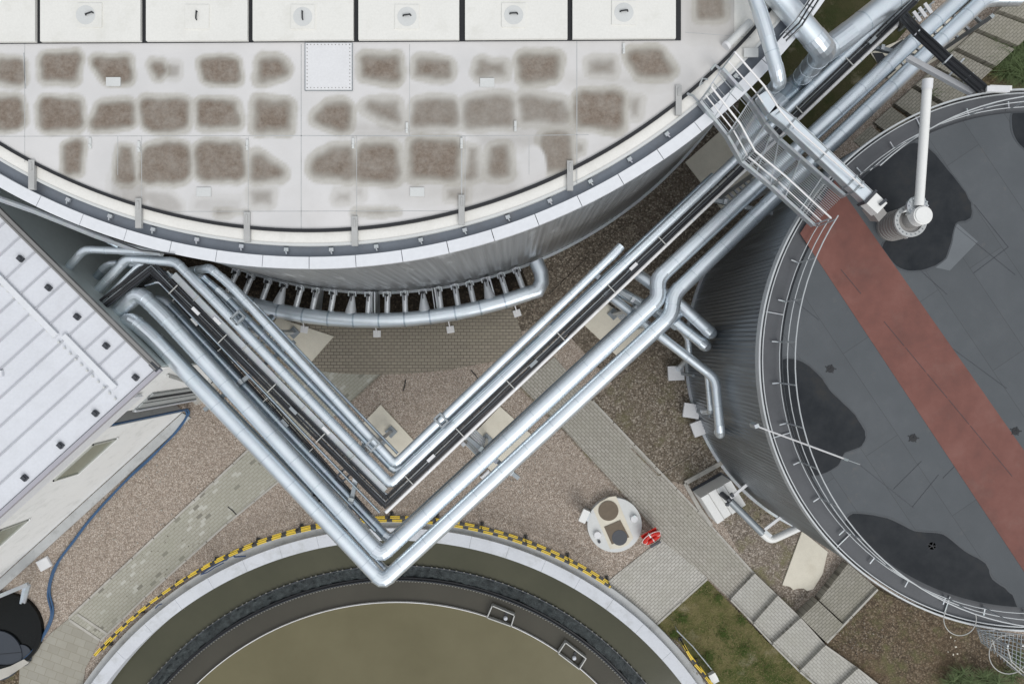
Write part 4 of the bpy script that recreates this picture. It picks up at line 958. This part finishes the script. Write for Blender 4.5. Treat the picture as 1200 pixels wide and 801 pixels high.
part(mb, 'weir_teeth', M['teeth'], lw, smooth=0)
mb = MB()
for i in range(300):
    a = 2*pi*i/300+random.uniform(-.004,.004); mb.box((C3.x+12.38*cos(a), C3.y+12.38*sin(a), zw+.09), .03, .06, .03, a)
part(mb, 'weir_clip', M['teeth'], lw, smooth=0)
m, nt, b = new_mat('weed'); g = N(nt); p = g.pos()
cc = g.ramp(g.noise(p, 5, 7, .75), [(.35,(.012,.016,.017)),(.55,(.035,.045,.047)),(.72,(.075,.09,.09))])
g.link(cc, b.inputs['Base Color']); b.inputs['Roughness'].default_value = .6; g.link(g.bump(g.noise(p, 18, 5, .7), 1, .05), b.inputs['Normal']); M['weed'] = m
mb = MB(); nr, ns = 7, 1500
for i in range(ns):
    a = 2*pi*i/ns
    for k in range(nr):
        r_ = 11.83+.50*k/(nr-1); hh = noise.noise(Vector((cos(a)*60, sin(a)*60, k*.9)))*.09+noise.noise(Vector((cos(a)*9, sin(a)*9, k*.3)))*.05
        e = -.22 if k == 0 else 0
        mb.v.append((C3.x+r_*cos(a), C3.y+r_*sin(a), zw-.03+hh+e))
mb.f = [(i*nr+k, i*nr+k+1, ((i+1)%ns)*nr+k+1, ((i+1)%ns)*nr+k) for i in range(ns) for k in range(nr-1)]; mb.m = [0]*len(mb.f)
part(mb, 'weedy_channel', M['weed'], cl, smooth=60)
mb = MB(); mb.ring(C3, 11.815, 11.90, zw-.5, zw+.02, n=200); part(mb, 'channel_lip', M['black'], lw)
for (pp, bp) in (([(571,722),(577,708),(603,719),(599,732)], (592.5,724)), ([(654,763.5),(662.5,751),(686.5,769.5),(678.5,782)], (673,770.5))):
    mm = MB(); q = [P(x, y, zw+.12) for x, y in pp]
    for i in range(4): mm.beam(q[i], q[(i+1)%4], .035, .25, ext=.015)
    sb = part(mm, 'scum_box', M['clamp2'], cl, smooth=0)
    mm = MB(); mm.sheet([v-Vector((0,0,.09)) for v in q]); part(mm, 'box_floor', M['w_mid'], sb, smooth=0)
    mm = MB(); c = P(*bp, zw+.1); mm.cyl(c, .075, zw, zw+.13, 14); mm.cyl(c, .05, zw+.13, zw+.17, 14); part(mm, 'float', M['coping'], sb)
    mm = MB(); c = P(bp[0]+1, bp[1]-6, zw); mm.cyl(c, .07, zw, zw+.07, 10); part(mm, 'drain_hole', M['black'], sb)

# striped safety rails
def barrier(label, pts, posts=True, base=False):
    t = thing('safety_rail', label, 'safety rail', pts[0])
    d = [0]
    for i in range(1,len(pts)): d.append(d[-1]+(pts[i]-pts[i-1]).length)
    L = d[-1]
    def at_(s):
        for i in range(1,len(pts)):
            if s <= d[i] or i == len(pts)-1: return pts[i-1].lerp(pts[i], (s-d[i-1])/(d[i]-d[i-1]))
    for hz_, ph in ((1.0,0.0),(.5,.2)):
        mm = MB(); s = 0; k = 0
        while s < L-.05:
            yl = k % 2 == 0; l = .36 if yl else .2
            a, b_ = at_(s), at_(min(L, s+l)); mm.beam(a+Vector((0,0,hz_)), b_+Vector((0,0,hz_)), .088 if yl else .075, .05, mi=0 if yl else 1)
            if yl: mm.beam(a+Vector((0,0,hz_+.03)), b_+Vector((0,0,hz_+.03)), .012, .01, mi=1)
            s += l if s or not ph else ph; k += 1
        part(mm, 'striped_rail', [M['yellow'], M['stripe_black']], t, smooth=0)
    k = max(2, int(L/1.6))
    for i in range(k+1):
        c = at_(L*i/k); mm = MB(); mm.tube([c+Vector((0,0,.0)), c+Vector((0,0,1.02))], .025, 8); mm.box(c+Vector((0,0,.03)), .14,.14,.05); part(mm, 'post', M['stripe_black'], t)
    return t
def carc(r, a0, a1, n): return [Vector((C3.x+r*cos(radians(a0+(a1-a0)*i/n)), C3.y+r*sin(radians(a0+(a1-a0)*i/n)), .02)) for i in range(n+1)]
barrier('long yellow and black striped rail curving round the top of the clarifier', carc(14.42, 138.8, 56.2, 60))
barrier('short yellow and black striped rail on the lawn ending at a white foot', [P(797,748,.12),P(805,762,.15),P(815,773,.2),P(825,787,.3),P(834,799,.35)])
t = thing('white_foot', 'white square foot block at the end of the short striped rail', 'block', P(836,793,.3))
mm = MB(); mm.box(P(836,793,.6), .24,.24,.4,.5); part(mm, 'block', M['plate'], t); mm = MB(); mm.box(P(836,793,.82), .27,.27,.05,.5); part(mm, 'cap', M['drain_white'], t)
t = thing('grey_conduit', 'thin grey bar beside the short striped rail on the lawn', 'bar', P(795,740,.3))
mm = MB(); mm.tube([P(793,738,.6),P(812,757,.7),P(834,784,.8)], .022, 8); part(mm, 'bar', M['steel'], t)
mm = MB()
for q in (P(795,740,.6),P(830,779,.8)): mm.tube([q, q-Vector((0,0,.6))], .018, 6)
part(mm, 'stake', M['steel'], t)
t = thing('rope', 'navy rope lying over the clarifier coping by the striped rail', 'rope', P(250,660,.3))
mm = MB(); mm.tube([P(236,672,.47),P(247,664,.46),P(258,658,.47),P(266,655,.5),P(272,648,.7),P(275,652,.5),P(288,651,.47)], .028, 7)
mm.tube([P(235,673,.46),P(243,670,.45),P(252,664,.46),P(262,659,.46)], .02, 7); part(mm, 'rope_strand', M['blue_dark'], t)
mm = MB(); mm.tube([P(182,712,.45),P(186,708,.46),P(190,707,.45)], .022, 7); part(mm, 'loose_end', M['blue_dark'], t)

# manhole chamber, life buoy
mc = P(719,612.5,0); rm = 31.5*H/F
t = thing('manhole_chamber', 'round pale concrete manhole cover with a round and a square opening', 'manhole', mc)
mm = MB(); mm.cyl(mc, rm, 0, .28, 64); part(mm, 'cover_slab', M['cover_grey'], t)
zt = .29
mm = MB(); mm.slab([P(695,596,zt),P(703,588,zt),P(714,582,zt),P(722,581,zt),P(742,630,zt),P(736,638,zt),P(727,642,zt),P(715,643,zt)], .2); part(mm, 'centre_slab', M['concrete'], t, smooth=0)
mm = MB(); c = P(713,598,.3); mm.cyl(c, .375, .2, .315, 40); part(mm, 'round_lid', M['timber'], t)
mm = MB(); mm.slab([P(708,617,.312),P(727,609,.312),P(737.5,629,.312),P(717,637.5,.312)], .2); sq = part(mm, 'square_opening', M['timber'], t, smooth=0)
mm = MB(); mm.cyl(P(726,629.5,.3), .29, .25, .322, 30); part(mm, 'drain_pipe', M['dark_steel'], sq)
for (x_, y_) in ((700,626),(743,607)):
    mm = MB(); c = P(x_, y_, .3); mm.cyl(c, .16, .25, .40, 24, 0, .13); lf = part(mm, 'vent_cap', M['plate'], t); mm = MB(); mm.cyl(P(x_+(2 if x_<720 else 0), y_+(8 if x_<720 else -3), .3), .055, .28, .36 if x_<720 else .44, 14); part(mm, 'vent_stub', M['dark_steel'] if x_ < 720 else M['steel'], lf)
t = thing('sign_post', 'white rectangular box on a post beside the manhole', 'box', P(687,602,0))
mm = MB(); mm.box(P(684.5,604,.72), .26,.48,.16,-.42); part(mm, 'box_case', M['drain_white'], t); mm = MB(); mm.box(P(687,602,.33), .18,.34,.66,-.42); part(mm, 'post', M['steel'], t)
lb_c = P(763.5,629.5,.55)
t = thing('lifebuoy', 'red and white lifebuoy on a dark stand beside the paver apron', 'lifebuoy', Vector((lb_c.x,lb_c.y,0)))
ax = Vector((.72,.42,0)).normalized(); ti = Vector((-.22,.38,.55)).normalized(); mm = MB(); nn = 36
for i in range(nn):
    a = 2*pi*i/nn; a2 = 2*pi*(i+1)/nn; wb = (i % 9) in (0,)
    mm.tube([lb_c+ax*.29*cos(a)+ti*.29*sin(a), lb_c+ax*.29*cos(a2)+ti*.29*sin(a2)], .095, 14, False, 1 if wb else 0)
part(mm, 'ring_buoy', [M['red'], M['drain_white']], t, smooth=60)
mm = MB(); mm.tube([lb_c+ax*.39*cos(2*pi*i/24)+ti*.39*sin(2*pi*i/24) for i in range(25)], .012, 6); part(mm, 'grab_line', M['drain_white'], t)
mm = MB(); nrm = ax.cross(ti).normalized(); nrm = nrm if nrm.z > 0 else -nrm; c = lb_c-nrm*.13
mm.obox(c, ax*.32, ti*.32, nrm*.02); bp_ = part(mm, 'back_board', M['red'], t, smooth=0)
mm = MB(); q = P(768,637,.45); mm.beam(q-ax*.22, q+ax*.22, .09, .06); mm.beam(Vector((lb_c.x,lb_c.y,.0)), Vector((lb_c.x,lb_c.y,.42)), .07, .07); part(mm, 'stand', M['dark_steel'], t, smooth=0)

# pump box beside the dark tank
t = thing('pump_box', 'white ribbed tank box with a grey suction pipe beside the dark tank', 'pump box', P(845,590,0))
zb = 1.15; q = [P(820.5,583,zb),P(857,562.5,zb),P(874.5,591,zb),P(840,613.5,zb)]
mm = MB(); 
for k in range(4):
    a, b_ = k/4+.012, (k+1)/4-.012; hh = .05 if k % 2 == 0 else 0
    mm.slab([q[0].lerp(q[1],a)+Vector((0,0,hh)), q[0].lerp(q[1],b_)+Vector((0,0,hh)), q[3].lerp(q[2],b_)+Vector((0,0,hh)), q[3].lerp(q[2],a)+Vector((0,0,hh))], .1)
mm.slab([v-Vector((0,0,.06)) for v in [x.lerp((q[0]+q[2])/2,.02) for x in q]], .05)
part(mm, 'tank_body', M['drain_white'], t, smooth=0)
pz = [P(855,586,1.7),P(893,624,1.4),P(903,633,1.3),P(938,617,1.2),P(948,612,1.2)]
runs, arcs = rounded(pz, .25, 5)
mm = MB(); mm.tube([pz[0], pz[1]], .13, 16); part(mm, 'suction_pipe', M['grey_steel'], t)
mm = MB(); mm.tube([pz[1]]+arcs[1]+[pz[3], pz[4]], .135, 16); part(mm, 'delivery_pipe', M['drain_white'], t)
mm = MB(); mm.tube([pz[0]+Vector((-.12,.12,-.6)), pz[0]+Vector((-.03,.03,.02)), pz[0]+Vector((.3,-.3,-.05))], .1, 12); mm.box(pz[0]+Vector((-.12,-.12,.1)), .1,.1,.12); mm.box(pz[0]+Vector((.05,.22,.12)), .09,.14,.12,.4); part(mm, 'valve_head', M['dark_steel'], t)
for (a, b_) in (((856,583,1.75),(877,566,1.75)),((896,620,1.5),(922,600,1.5))):
    mm = MB(); mm.beam(P(*a), P(*b_), .1, .06); part(mm, 'wall_bracket', M['plate'], t, smooth=0)
mm = MB(); mm.box(P(900,625,1.5), .3,.12,.05,-.7); part(mm, 'clamp_plate', M['steel'], t)
kerb([(803,566),(848,541)], 'concrete edge above the white pump box', w=.16, z=.12); kerb([(803,566),(820,596),(834,616)], 'concrete edge left of the white pump box', w=.14, z=.12)
m_ = MB(); m_.slab([P(810,573,.05),P(845,553,.05),P(858,562,.05),P(822,584,.05)], -.02); tag(m_.build('sump_floor_shadow', M['dark_steel'], smooth=0), 'sump floor with its shadow painted dark behind the white pump box', 'sump', kind='structure')  # floor slab coloured dark to paint in the shadow beside the box

# ------------------------------------------------------------------ building
K = Vector((-10.42,-.76,0)); U = Vector((-.741,-.672,0)); V = Vector((-.711,.703,0)); NW = Vector((-.672,.741,0)); NS = -NW
bz = 6.0
bl = thing('plant_building', 'white rendered building with a pale standing seam metal roof', 'building', K)
def W(u, v, z=0, out=0): return K+U*u+V*v+NS*out+Vector((0,0,z))
fp = [W(.04,.04,bz-.1), W(2.08,.02,bz-.1), W(2.08,.02,bz-.1)+NW*.7, W(2.84,.02,bz-.1)+NW*.7, W(2.84,.02,bz-.1), W(17,.02,bz-.1), W(17,17,bz-.1), W(.04,17,bz-.1)]
mm = MB(); mm.slab(fp, 0); part(mm, 'wall', M['wall_white'], bl, smooth=0)
mm = MB(); mm.slab([W(0,0,bz), W(17.2,0,bz), W(17.2,17,bz), W(0,17,bz)], bz-.1); rf = part(mm, 'roof', M['roof_sheet'], bl, smooth=0)
mm = MB(); k = 0; v = .55
while v < 16:
    mm.beam(W(.05,v,bz+.02), W(17,v,bz+.02), .035, .05); v += .62
mm2 = MB()
part(mm, 'standing_seam', M['seam_grey'], rf, smooth=0)
nvv = 17; uu = .55
# (seams run parallel to the gutter)
for (x_, y_) in ((24,303),(57,337),(90.5,371),(124.5,405),(159,442),(112,484),(71,521.5),(29,559.5),(-10,270),(-12,597)):
    c = P(x_, y_, bz+.04); mm = MB(); mm.box(c, .17,.14,.1,-.72); mm.box(c+Vector((0,0,.06)), .12,.10,.05,-.72); part(mm, 'roof_plug', M['dark_steel'], rf, smooth=0)
for (a, b_) in (((-30,295),(66,393)),((75,393),(135,454)),((-30,440),(3,437))):
    mm = MB(); mm.beam(P(*a,bz+.06), P(*b_,bz+.06), .17, .09); part(mm, 'snow_rail', M['white_cap'], rf, smooth=0)
for j in range(26):
    c = P(-30+j*6.6, 302+j*6.6, bz+.05); 
    mm = MB(); mm.box(c, .05,.06,.06); part(mm, 'rail_clip', M['cover_grey'], rf, smooth=0)
mm = MB(); mm.beam(W(-.06,-.05,bz-.02,.05), W(17.2,-.05,bz-.02,.05), .13, .14); part(mm, 'gutter', plain('gutter_grey', (.42,.41,.45), .5, .2, .08), bl, smooth=0)
mm = MB(); mm.beam(W(-.04,-.05,bz), W(-.04,17,bz), .16, .12); mm.beam(W(.02,-.05,bz+.07), W(.02,17,bz+.07), .05, .05); part(mm, 'verge_flashing', plain('verge_grey', (.25,.245,.24), .5, .2, .1), bl, smooth=0)
mm = MB(); mm.box(W(.0,.05,bz+.03), .3,.14,.1,-.75); part(mm, 'corner_bracket', M['dark_steel'], bl, smooth=0)
mm = MB(); a, b_ = W(1.22,0,5.52,.05), W(17,0,5.52,.05); mm.beam(a, b_, .10, .74); part(mm, 'fascia', M['white_cap'], bl, smooth=0)
mm = MB(); mm.slab([W(.0,.06,bz-.12,.0)+U*0-V*.03, W(.0,17,bz-.12)-U*.0, W(-.03,17,bz-.12), W(-.03,.06,bz-.12)], 0); part(mm, 'side_cladding', M['wall_grey'], bl, smooth=0)
for (u0, u1, zb0, zt0) in ((3.62,5.35,3.4,4.62),(7.65,9.6,3.3,4.55),(12,13.8,3.3,4.55)):
    mm = MB(); 
    for (ua, ub, za, zb_) in ((u0,u1,zb0,zb0+.06),(u0,u1,zt0-.06,zt0),(u0,u0+.06,zb0,zt0),(u1-.06,u1,zb0,zt0)):
        mm.obox(W((ua+ub)/2,.02,(za+zb_)/2,.02), U*(ub-ua)/2, NS*.03, Vector((0,0,(zb_-za)/2)))
    wf = part(mm, 'window', M['frame'], bl, smooth=0)
    mm = MB(); mm.obox(W((u0+u1)/2,.02,(zb0+zt0)/2,.012), U*(u1-u0-.1)/2, NS*.012, Vector((0,0,(zt0-zb0-.1)/2))); part(mm, 'pane', M['glass'], wf, smooth=0)
    mm = MB(); mm.obox(W((u0+u1)/2,.02,zb0-.03,.05), U*(u1-u0+.1)/2, NS*.03, Vector((0,0,.02))); part(mm, 'sill', M['wall_white'], wf, smooth=0)
# the open doorway slot and the grey ribbed door beside it
mm = MB(); mm.obox(W(2.46,.02,2.6,-.6), U*.36, NS*.02, Vector((0,0,2.6))); part(mm, 'doorway', M['dark_steel'], bl, smooth=0)
mm = MB()
for k in range(4):
    mm.obox(W(2.04-.22*k,.02,2.2,.02+.02*(k % 2)), U*.10, NS*.03, Vector((0,0,2.2)))
dr = part(mm, 'sliding_door', M['panel_grey'], bl, smooth=0)
for u_ in (2.02,1.46):
    mm = MB(); mm.tube([W(u_,.02,.05,.1), W(u_,.02,4.5,.1)], .035, 8); part(mm, 'downpipe', M['coping'] if u_ > 2 else M['dark_steel'], bl)
mm = MB(); mm.beam(W(1.25,.02,1.2,.06), W(.4,.02,4.8,.06), .08, .06); mm.beam(W(1.2,.02,.6,.06), W(.5,.02,1.5,.06), .1, .06); part(mm, 'wall_brace', M['cover_grey'], bl, smooth=0)
mm = MB(); mm.obox(W(1.25,.0,.2,.12), U*.9, NS*.1, Vector((0,0,.2))); part(mm, 'door_step', M['concrete_grey'], bl, smooth=0)
mm = MB(); mm.slab([W(2.86,0,.06,.02), W(17,0,.06,.02), W(17,0,.06,.36), W(2.75,0,.06,.36)], -.02); tag(mm.build('plinth_strip', M['coping_low'], smooth=0), 'grey concrete strip along the foot of the white wall', 'strip', kind='structure')

t = thing('garden_hose', 'long blue hose snaking along the white wall and round the black pit', 'hose', P(217,481,0))
for k, off in enumerate((0, .07)):
    ctl = [(132,497,4.6),(217,480,.3),(219,486,.06),(208,503,.06),(180,532,.06),(150,560,.06),(112,600,.06),(86,633,.06),(64,664,.06),(56,694,.06),(60,720,.06),(52,741,.06),(38,762,.06),(15,780,.06),(-20,800,.06)]
    q = [P(a,b_,z)+Vector((off*(1 if z < 1 else .3), off*.5*(1 if z < 1 else 0), 0)) for a, b_, z in ctl]; pts_ = []
    for i in range(1,len(q)-1):
        p0,p1,p2,p3 = q[i-1],q[i],q[i+1],q[min(i+2,len(q)-1)]
        if i == 1: p0 = p1
        for tt in range(6):
            tt /= 6; pts_.append(.5*((2*p1)+(p2-p0)*tt+(2*p0-5*p1+4*p2-p3)*tt*tt+(3*p1-p0-3*p2+p3)*tt**3)+Vector((noise.noise(Vector((i+tt,k*5,0)))*.04,0,0)))
    mm = MB(); mm.tube([q[0]]+pts_, .035, 8); part(mm, 'hose_run', M['blue'], t)

# black pit with grey lid
bc = P(8,737,0); t = thing('black_pit', 'glossy black round pit half covered by a grey disc', 'pit', bc)
mm = MB(); mm.ring(bc, 1.30, 1.43, -.0, .16, n=72); part(mm, 'rim', M['gloss_black'], t)
mm = MB(); mm.cyl(bc, 1.33, .0, .045, 72); part(mm, 'black_liner', M['gloss_black'], t)
dc = P(-4,768,.12); mm = MB(); mm.cyl(dc, .95, .06, .12, 60); ds = part(mm, 'grey_disc', M['disc'], t)
mm = MB(); mm.beam(dc+Vector((-.9,-.02,.0)), dc+Vector((.94,.14,0)), .012, .02); part(mm, 'disc_joint', M['black'], ds)
mm = MB(); mm.cyl(P(24,768,.1), .42, .05, .09, 40); part(mm, 'small_disc', M['disc'], t)
mm = MB(); mm.beam(P(-20,706,.9), P(33,684,.9), .14, .1); mm.beam(P(33,684,.9), P(27,705,.6), .2, .06); part(mm, 'steel_chute', M['steel'], t)
mm = MB(); mm.beam(P(29,685,.9), P(25,706,.62), .07, .1); part(mm, 'chute_lip', M['pipe'], t)
mm = MB(); mm.slab([P(-20,790,.18),P(12,780,.18),P(28,772,.18),P(34,776,.18),P(10,792,.18),P(-20,805,.18)], 0); tag(mm.build('edging_stone', M['concrete_grey'], smooth=0, origin=P(10,785,0)), 'pale stone edging below the black pit', 'stone')

# ------------------------------------------------------------------ small debris, tufts
def tuft(label, centers, nblades, length, mat, seed, z=0.0):
    rnd = random.Random(seed); mm = MB()
    for (x_, y_) in centers:
        c = P(x_, y_, z)
        for k in range(nblades):
            a = rnd.uniform(0,2*pi); L = length*rnd.uniform(.5,1.1); w = rnd.uniform(.006,.014); r0 = rnd.uniform(0,.16)
            b0 = c+Vector((cos(a*3.1)*r0, sin(a*3.1)*r0, 0)); d = Vector((cos(a),sin(a),0)); s_ = Vector((-sin(a),cos(a),0)); h = rnd.uniform(.35,.9)
            pts_ = [b0+d*L*u*(.45+.55*u)+Vector((0,0,L*h*(u-.55*u*u)*1.4)) for u in (0,.35,.7,1)]
            vs_ = []
            for i, q in enumerate(pts_): ww = w*(1,.9,.6,.08)[i]; vs_ += [q-s_*ww, q+s_*ww]
            mm.add(vs_, [(0,1,3,2),(2,3,5,4),(4,5,7,6)])
    return tag(mm.build('grass_tuft', mat, smooth=0, origin=P(*centers[0], z)), label, 'grass tuft')
tuft('big green grass clump above the dark tank at the right edge', [(1187,58),(1198,48),(1204,66),(1190,77),(1176,84),(1184,38),(1203,26),(1172,66),(1196,90)], 240, .95, M['blade'], 11, .05)
tuft('dry grass blades at the foot of the green clump', [(1172,70),(1165,85),(1185,90)], 60, .55, M['blade_dry'], 12, .05)
tuft('green grass clump on the soil bank at the bottom edge', [(1124,790),(1135,797),(1150,793),(1113,799),(1165,799)], 120, .6, M['blade'], 13, .6)
tuft('green grass under the caged ladder', [(1190,770),(1200,780),(1185,790),(1165,795)], 80, .5, M['blade'], 14, .5)
tuft('sparse weeds between the mossy steps', [(1117,75),(1108,68),(1128,95),(1090,110)], 28, .35, M['blade'], 15, .25)
def scatter(name, label, poly_c, n_, rad_, size, mat, seed, z=.02):
    rnd = random.Random(seed); mm = MB()
    for k in range(n_):
        a = rnd.uniform(0,2*pi); r_ = rad_*sqrt(rnd.random()); c = P(poly_c[0]+cos(a)*r_, poly_c[1]+sin(a)*r_*.8, z); s_ = size*rnd.uniform(.5,1.3)
        ang = rnd.uniform(0,3); mm.box(c+Vector((0,0,s_*.2)), s_, s_*rnd.uniform(.4,.8), s_*.4, ang)
    return tag(mm.build(name, mat, smooth=0), label, name.replace('_',' '), kind='stuff')
scatter('rubble', 'pale stone bits scattered on the soil bank', (1110,757), 6, 16, .07, M['concrete'], 21, .55)
scatter('rubble', 'stones on the mossy gravel by the pump box', (900,605), 40, 14, .05, M['gravel_dark'], 22, .02)
scatter('rubble', 'grey stones along the edge of the soil bank', (1008,748), 70, 30, .05, M['gravel_dark'], 23, .5)
scatter('stray_stones', 'small stray stones on the grey paver path', (760,580), 60, 60, .03, M['gravel_darker'], 41, .03)
scatter('stray_stones', 'small stray stones on the old paver path', (200,660), 70, 70, .03, M['gravel_darker'], 42, .03)
scatter('stray_stones', 'larger stones lying in the pink gravel', (590,545), 60, 48, .05, M['concrete_grey'], 43, .01)
scatter('stray_stones', 'larger stones in the gravel beside the blue hose', (170,590), 50, 70, .05, M['concrete_grey'], 44, .01)
# lawn blades
rnd = random.Random(5); mm = MB()
for k in range(2600):
    u, v = rnd.random(), rnd.random()
    a_ = Vector((829,679)).lerp(Vector((960,802)), u); b_ = Vector((770,734)).lerp(Vector((850,830)), u); q = a_.lerp(b_, v)
    zz = .03+.62*u*(1-.5*v); c = P(q.x, q.y, zz); a = rnd.uniform(0,2*pi); L = rnd.uniform(.05,.15); d = Vector((cos(a),sin(a),0)); s_ = Vector((-sin(a),cos(a),0))*.008
    mm.add([c-s_, c+s_, c+d*L+Vector((0,0,L*.7))], [(0,1,2)])
tag(mm.build('grass', M['blade_dry'], smooth=0), 'short green blades growing in the mossy lawn', 'grass', kind='stuff')
mm = MB(); rnd = random.Random(31)
for (gx, gy, gr, gn) in ((872,760,30,700),(848,742,14,240),(900,782,22,420),(830,768,12,200),(868,725,9,120),(800,724,10,110),(925,792,16,220),(842,700,8,90),(790,742,6,90)):
    for k in range(int(gn*1.5)):
        r_ = gr*abs(rnd.gauss(0,.5)); a = rnd.uniform(0,2*pi); q = Vector((gx+cos(a)*r_, gy+sin(a)*r_*.8))
        u = max(0, min(1, ((q.x-829)*131+(q.y-679)*123)/(131*131+123*123))); c = P(q.x, q.y, .03+.5*u)
        if (q.y-679)*131-(q.x-829)*123 < 500: continue
        a = rnd.uniform(0,2*pi); L = rnd.uniform(.06,.2); d = Vector((cos(a),sin(a),0)); s_ = Vector((-sin(a),cos(a),0))*.011
        mm.add([c-s_, c+s_, c+d*L+Vector((0,0,L*.7))], [(0,1,2)])
tag(mm.build('grass', M['blade_green'], smooth=0), 'greener longer grass in patches on the mossy lawn', 'grass', kind='stuff')
for (x_, y_, a, lb) in ((474,451,1.35,'short dark stick lying on the pink gravel left of centre'),(556,439,-.9,'dark stick lying on the pink gravel by the right arm'),(272,598,-.75,'dark stick on the gravel below the old paver path')):
    m_ = MB(); c = P(x_,y_,.03); d = Vector((cos(a),sin(a),0)); m_.tube([c-d*.22, c+Vector((.02,.01,.02)), c+d*.22], .018, 6); tag(m_.build('stick', M['black'], origin=c), lb, 'stick')

# ------------------------------------------------------------------ light, sky, camera
w = bpy.data.worlds.new('World'); SC.world = w; w.use_nodes = True; nt = w.node_tree; g = N(nt)
EL, AZ = radians(44), radians(152)
sky = g.n('ShaderNodeTexSky', sky_type='NISHITA', sun_disc=False, sun_elevation=EL, sun_rotation=AZ, air_density=1.0, dust_density=3.0)
hs = g.n('ShaderNodeHueSaturation', {'Saturation': .30, 'Color': sky.outputs[0]})
# overcast: the cloud deck is brightest overhead
tc = g.n('ShaderNodeTexCoord'); up = g.n('ShaderNodeSeparateXYZ', {'Vector': tc.outputs['Generated']}).outputs[2]
cloud = g.ramp(up, [(0,(1.9,2.25,2.6)),(.3,(3.6,4.0,4.5)),(.62,(7.2,7.5,7.9)),(1,(11.0,11.2,11.4))])
mx = g.mix(.75, hs.outputs[0], cloud)
bg = nt.nodes['Background']; g.link(mx, bg.inputs[0]); bg.inputs[1].default_value = .10
ld = bpy.data.lights.new('sun', 'SUN'); ld.energy = 1.3; ld.angle = radians(34); ld.color = (1,.985,.96)
lo = bpy.data.objects.new('sun', ld); COL.objects.link(lo)
sd = Vector((sin(AZ)*cos(EL), cos(AZ)*cos(EL), sin(EL)))
lo.rotation_euler = (-sd).to_track_quat('-Z','Y').to_euler(); lo.location = (0,0,40)
cd = bpy.data.cameras.new('camera'); cd.sensor_width = 36; cd.lens = 36*F/1200; cd.clip_end = 1000; cd.sensor_fit = 'HORIZONTAL'
co = bpy.data.objects.new('camera', cd); COL.objects.link(co); co.location = (0,0,H); SC.camera = co
SC.view_settings.view_transform = 'Standard'; SC.view_settings.look = 'None'; SC.view_settings.exposure = 0.12; SC.view_settings.gamma = 1
SC.render.engine = 'CYCLES'
try: SC.cycles.use_denoising = True
except Exception: pass
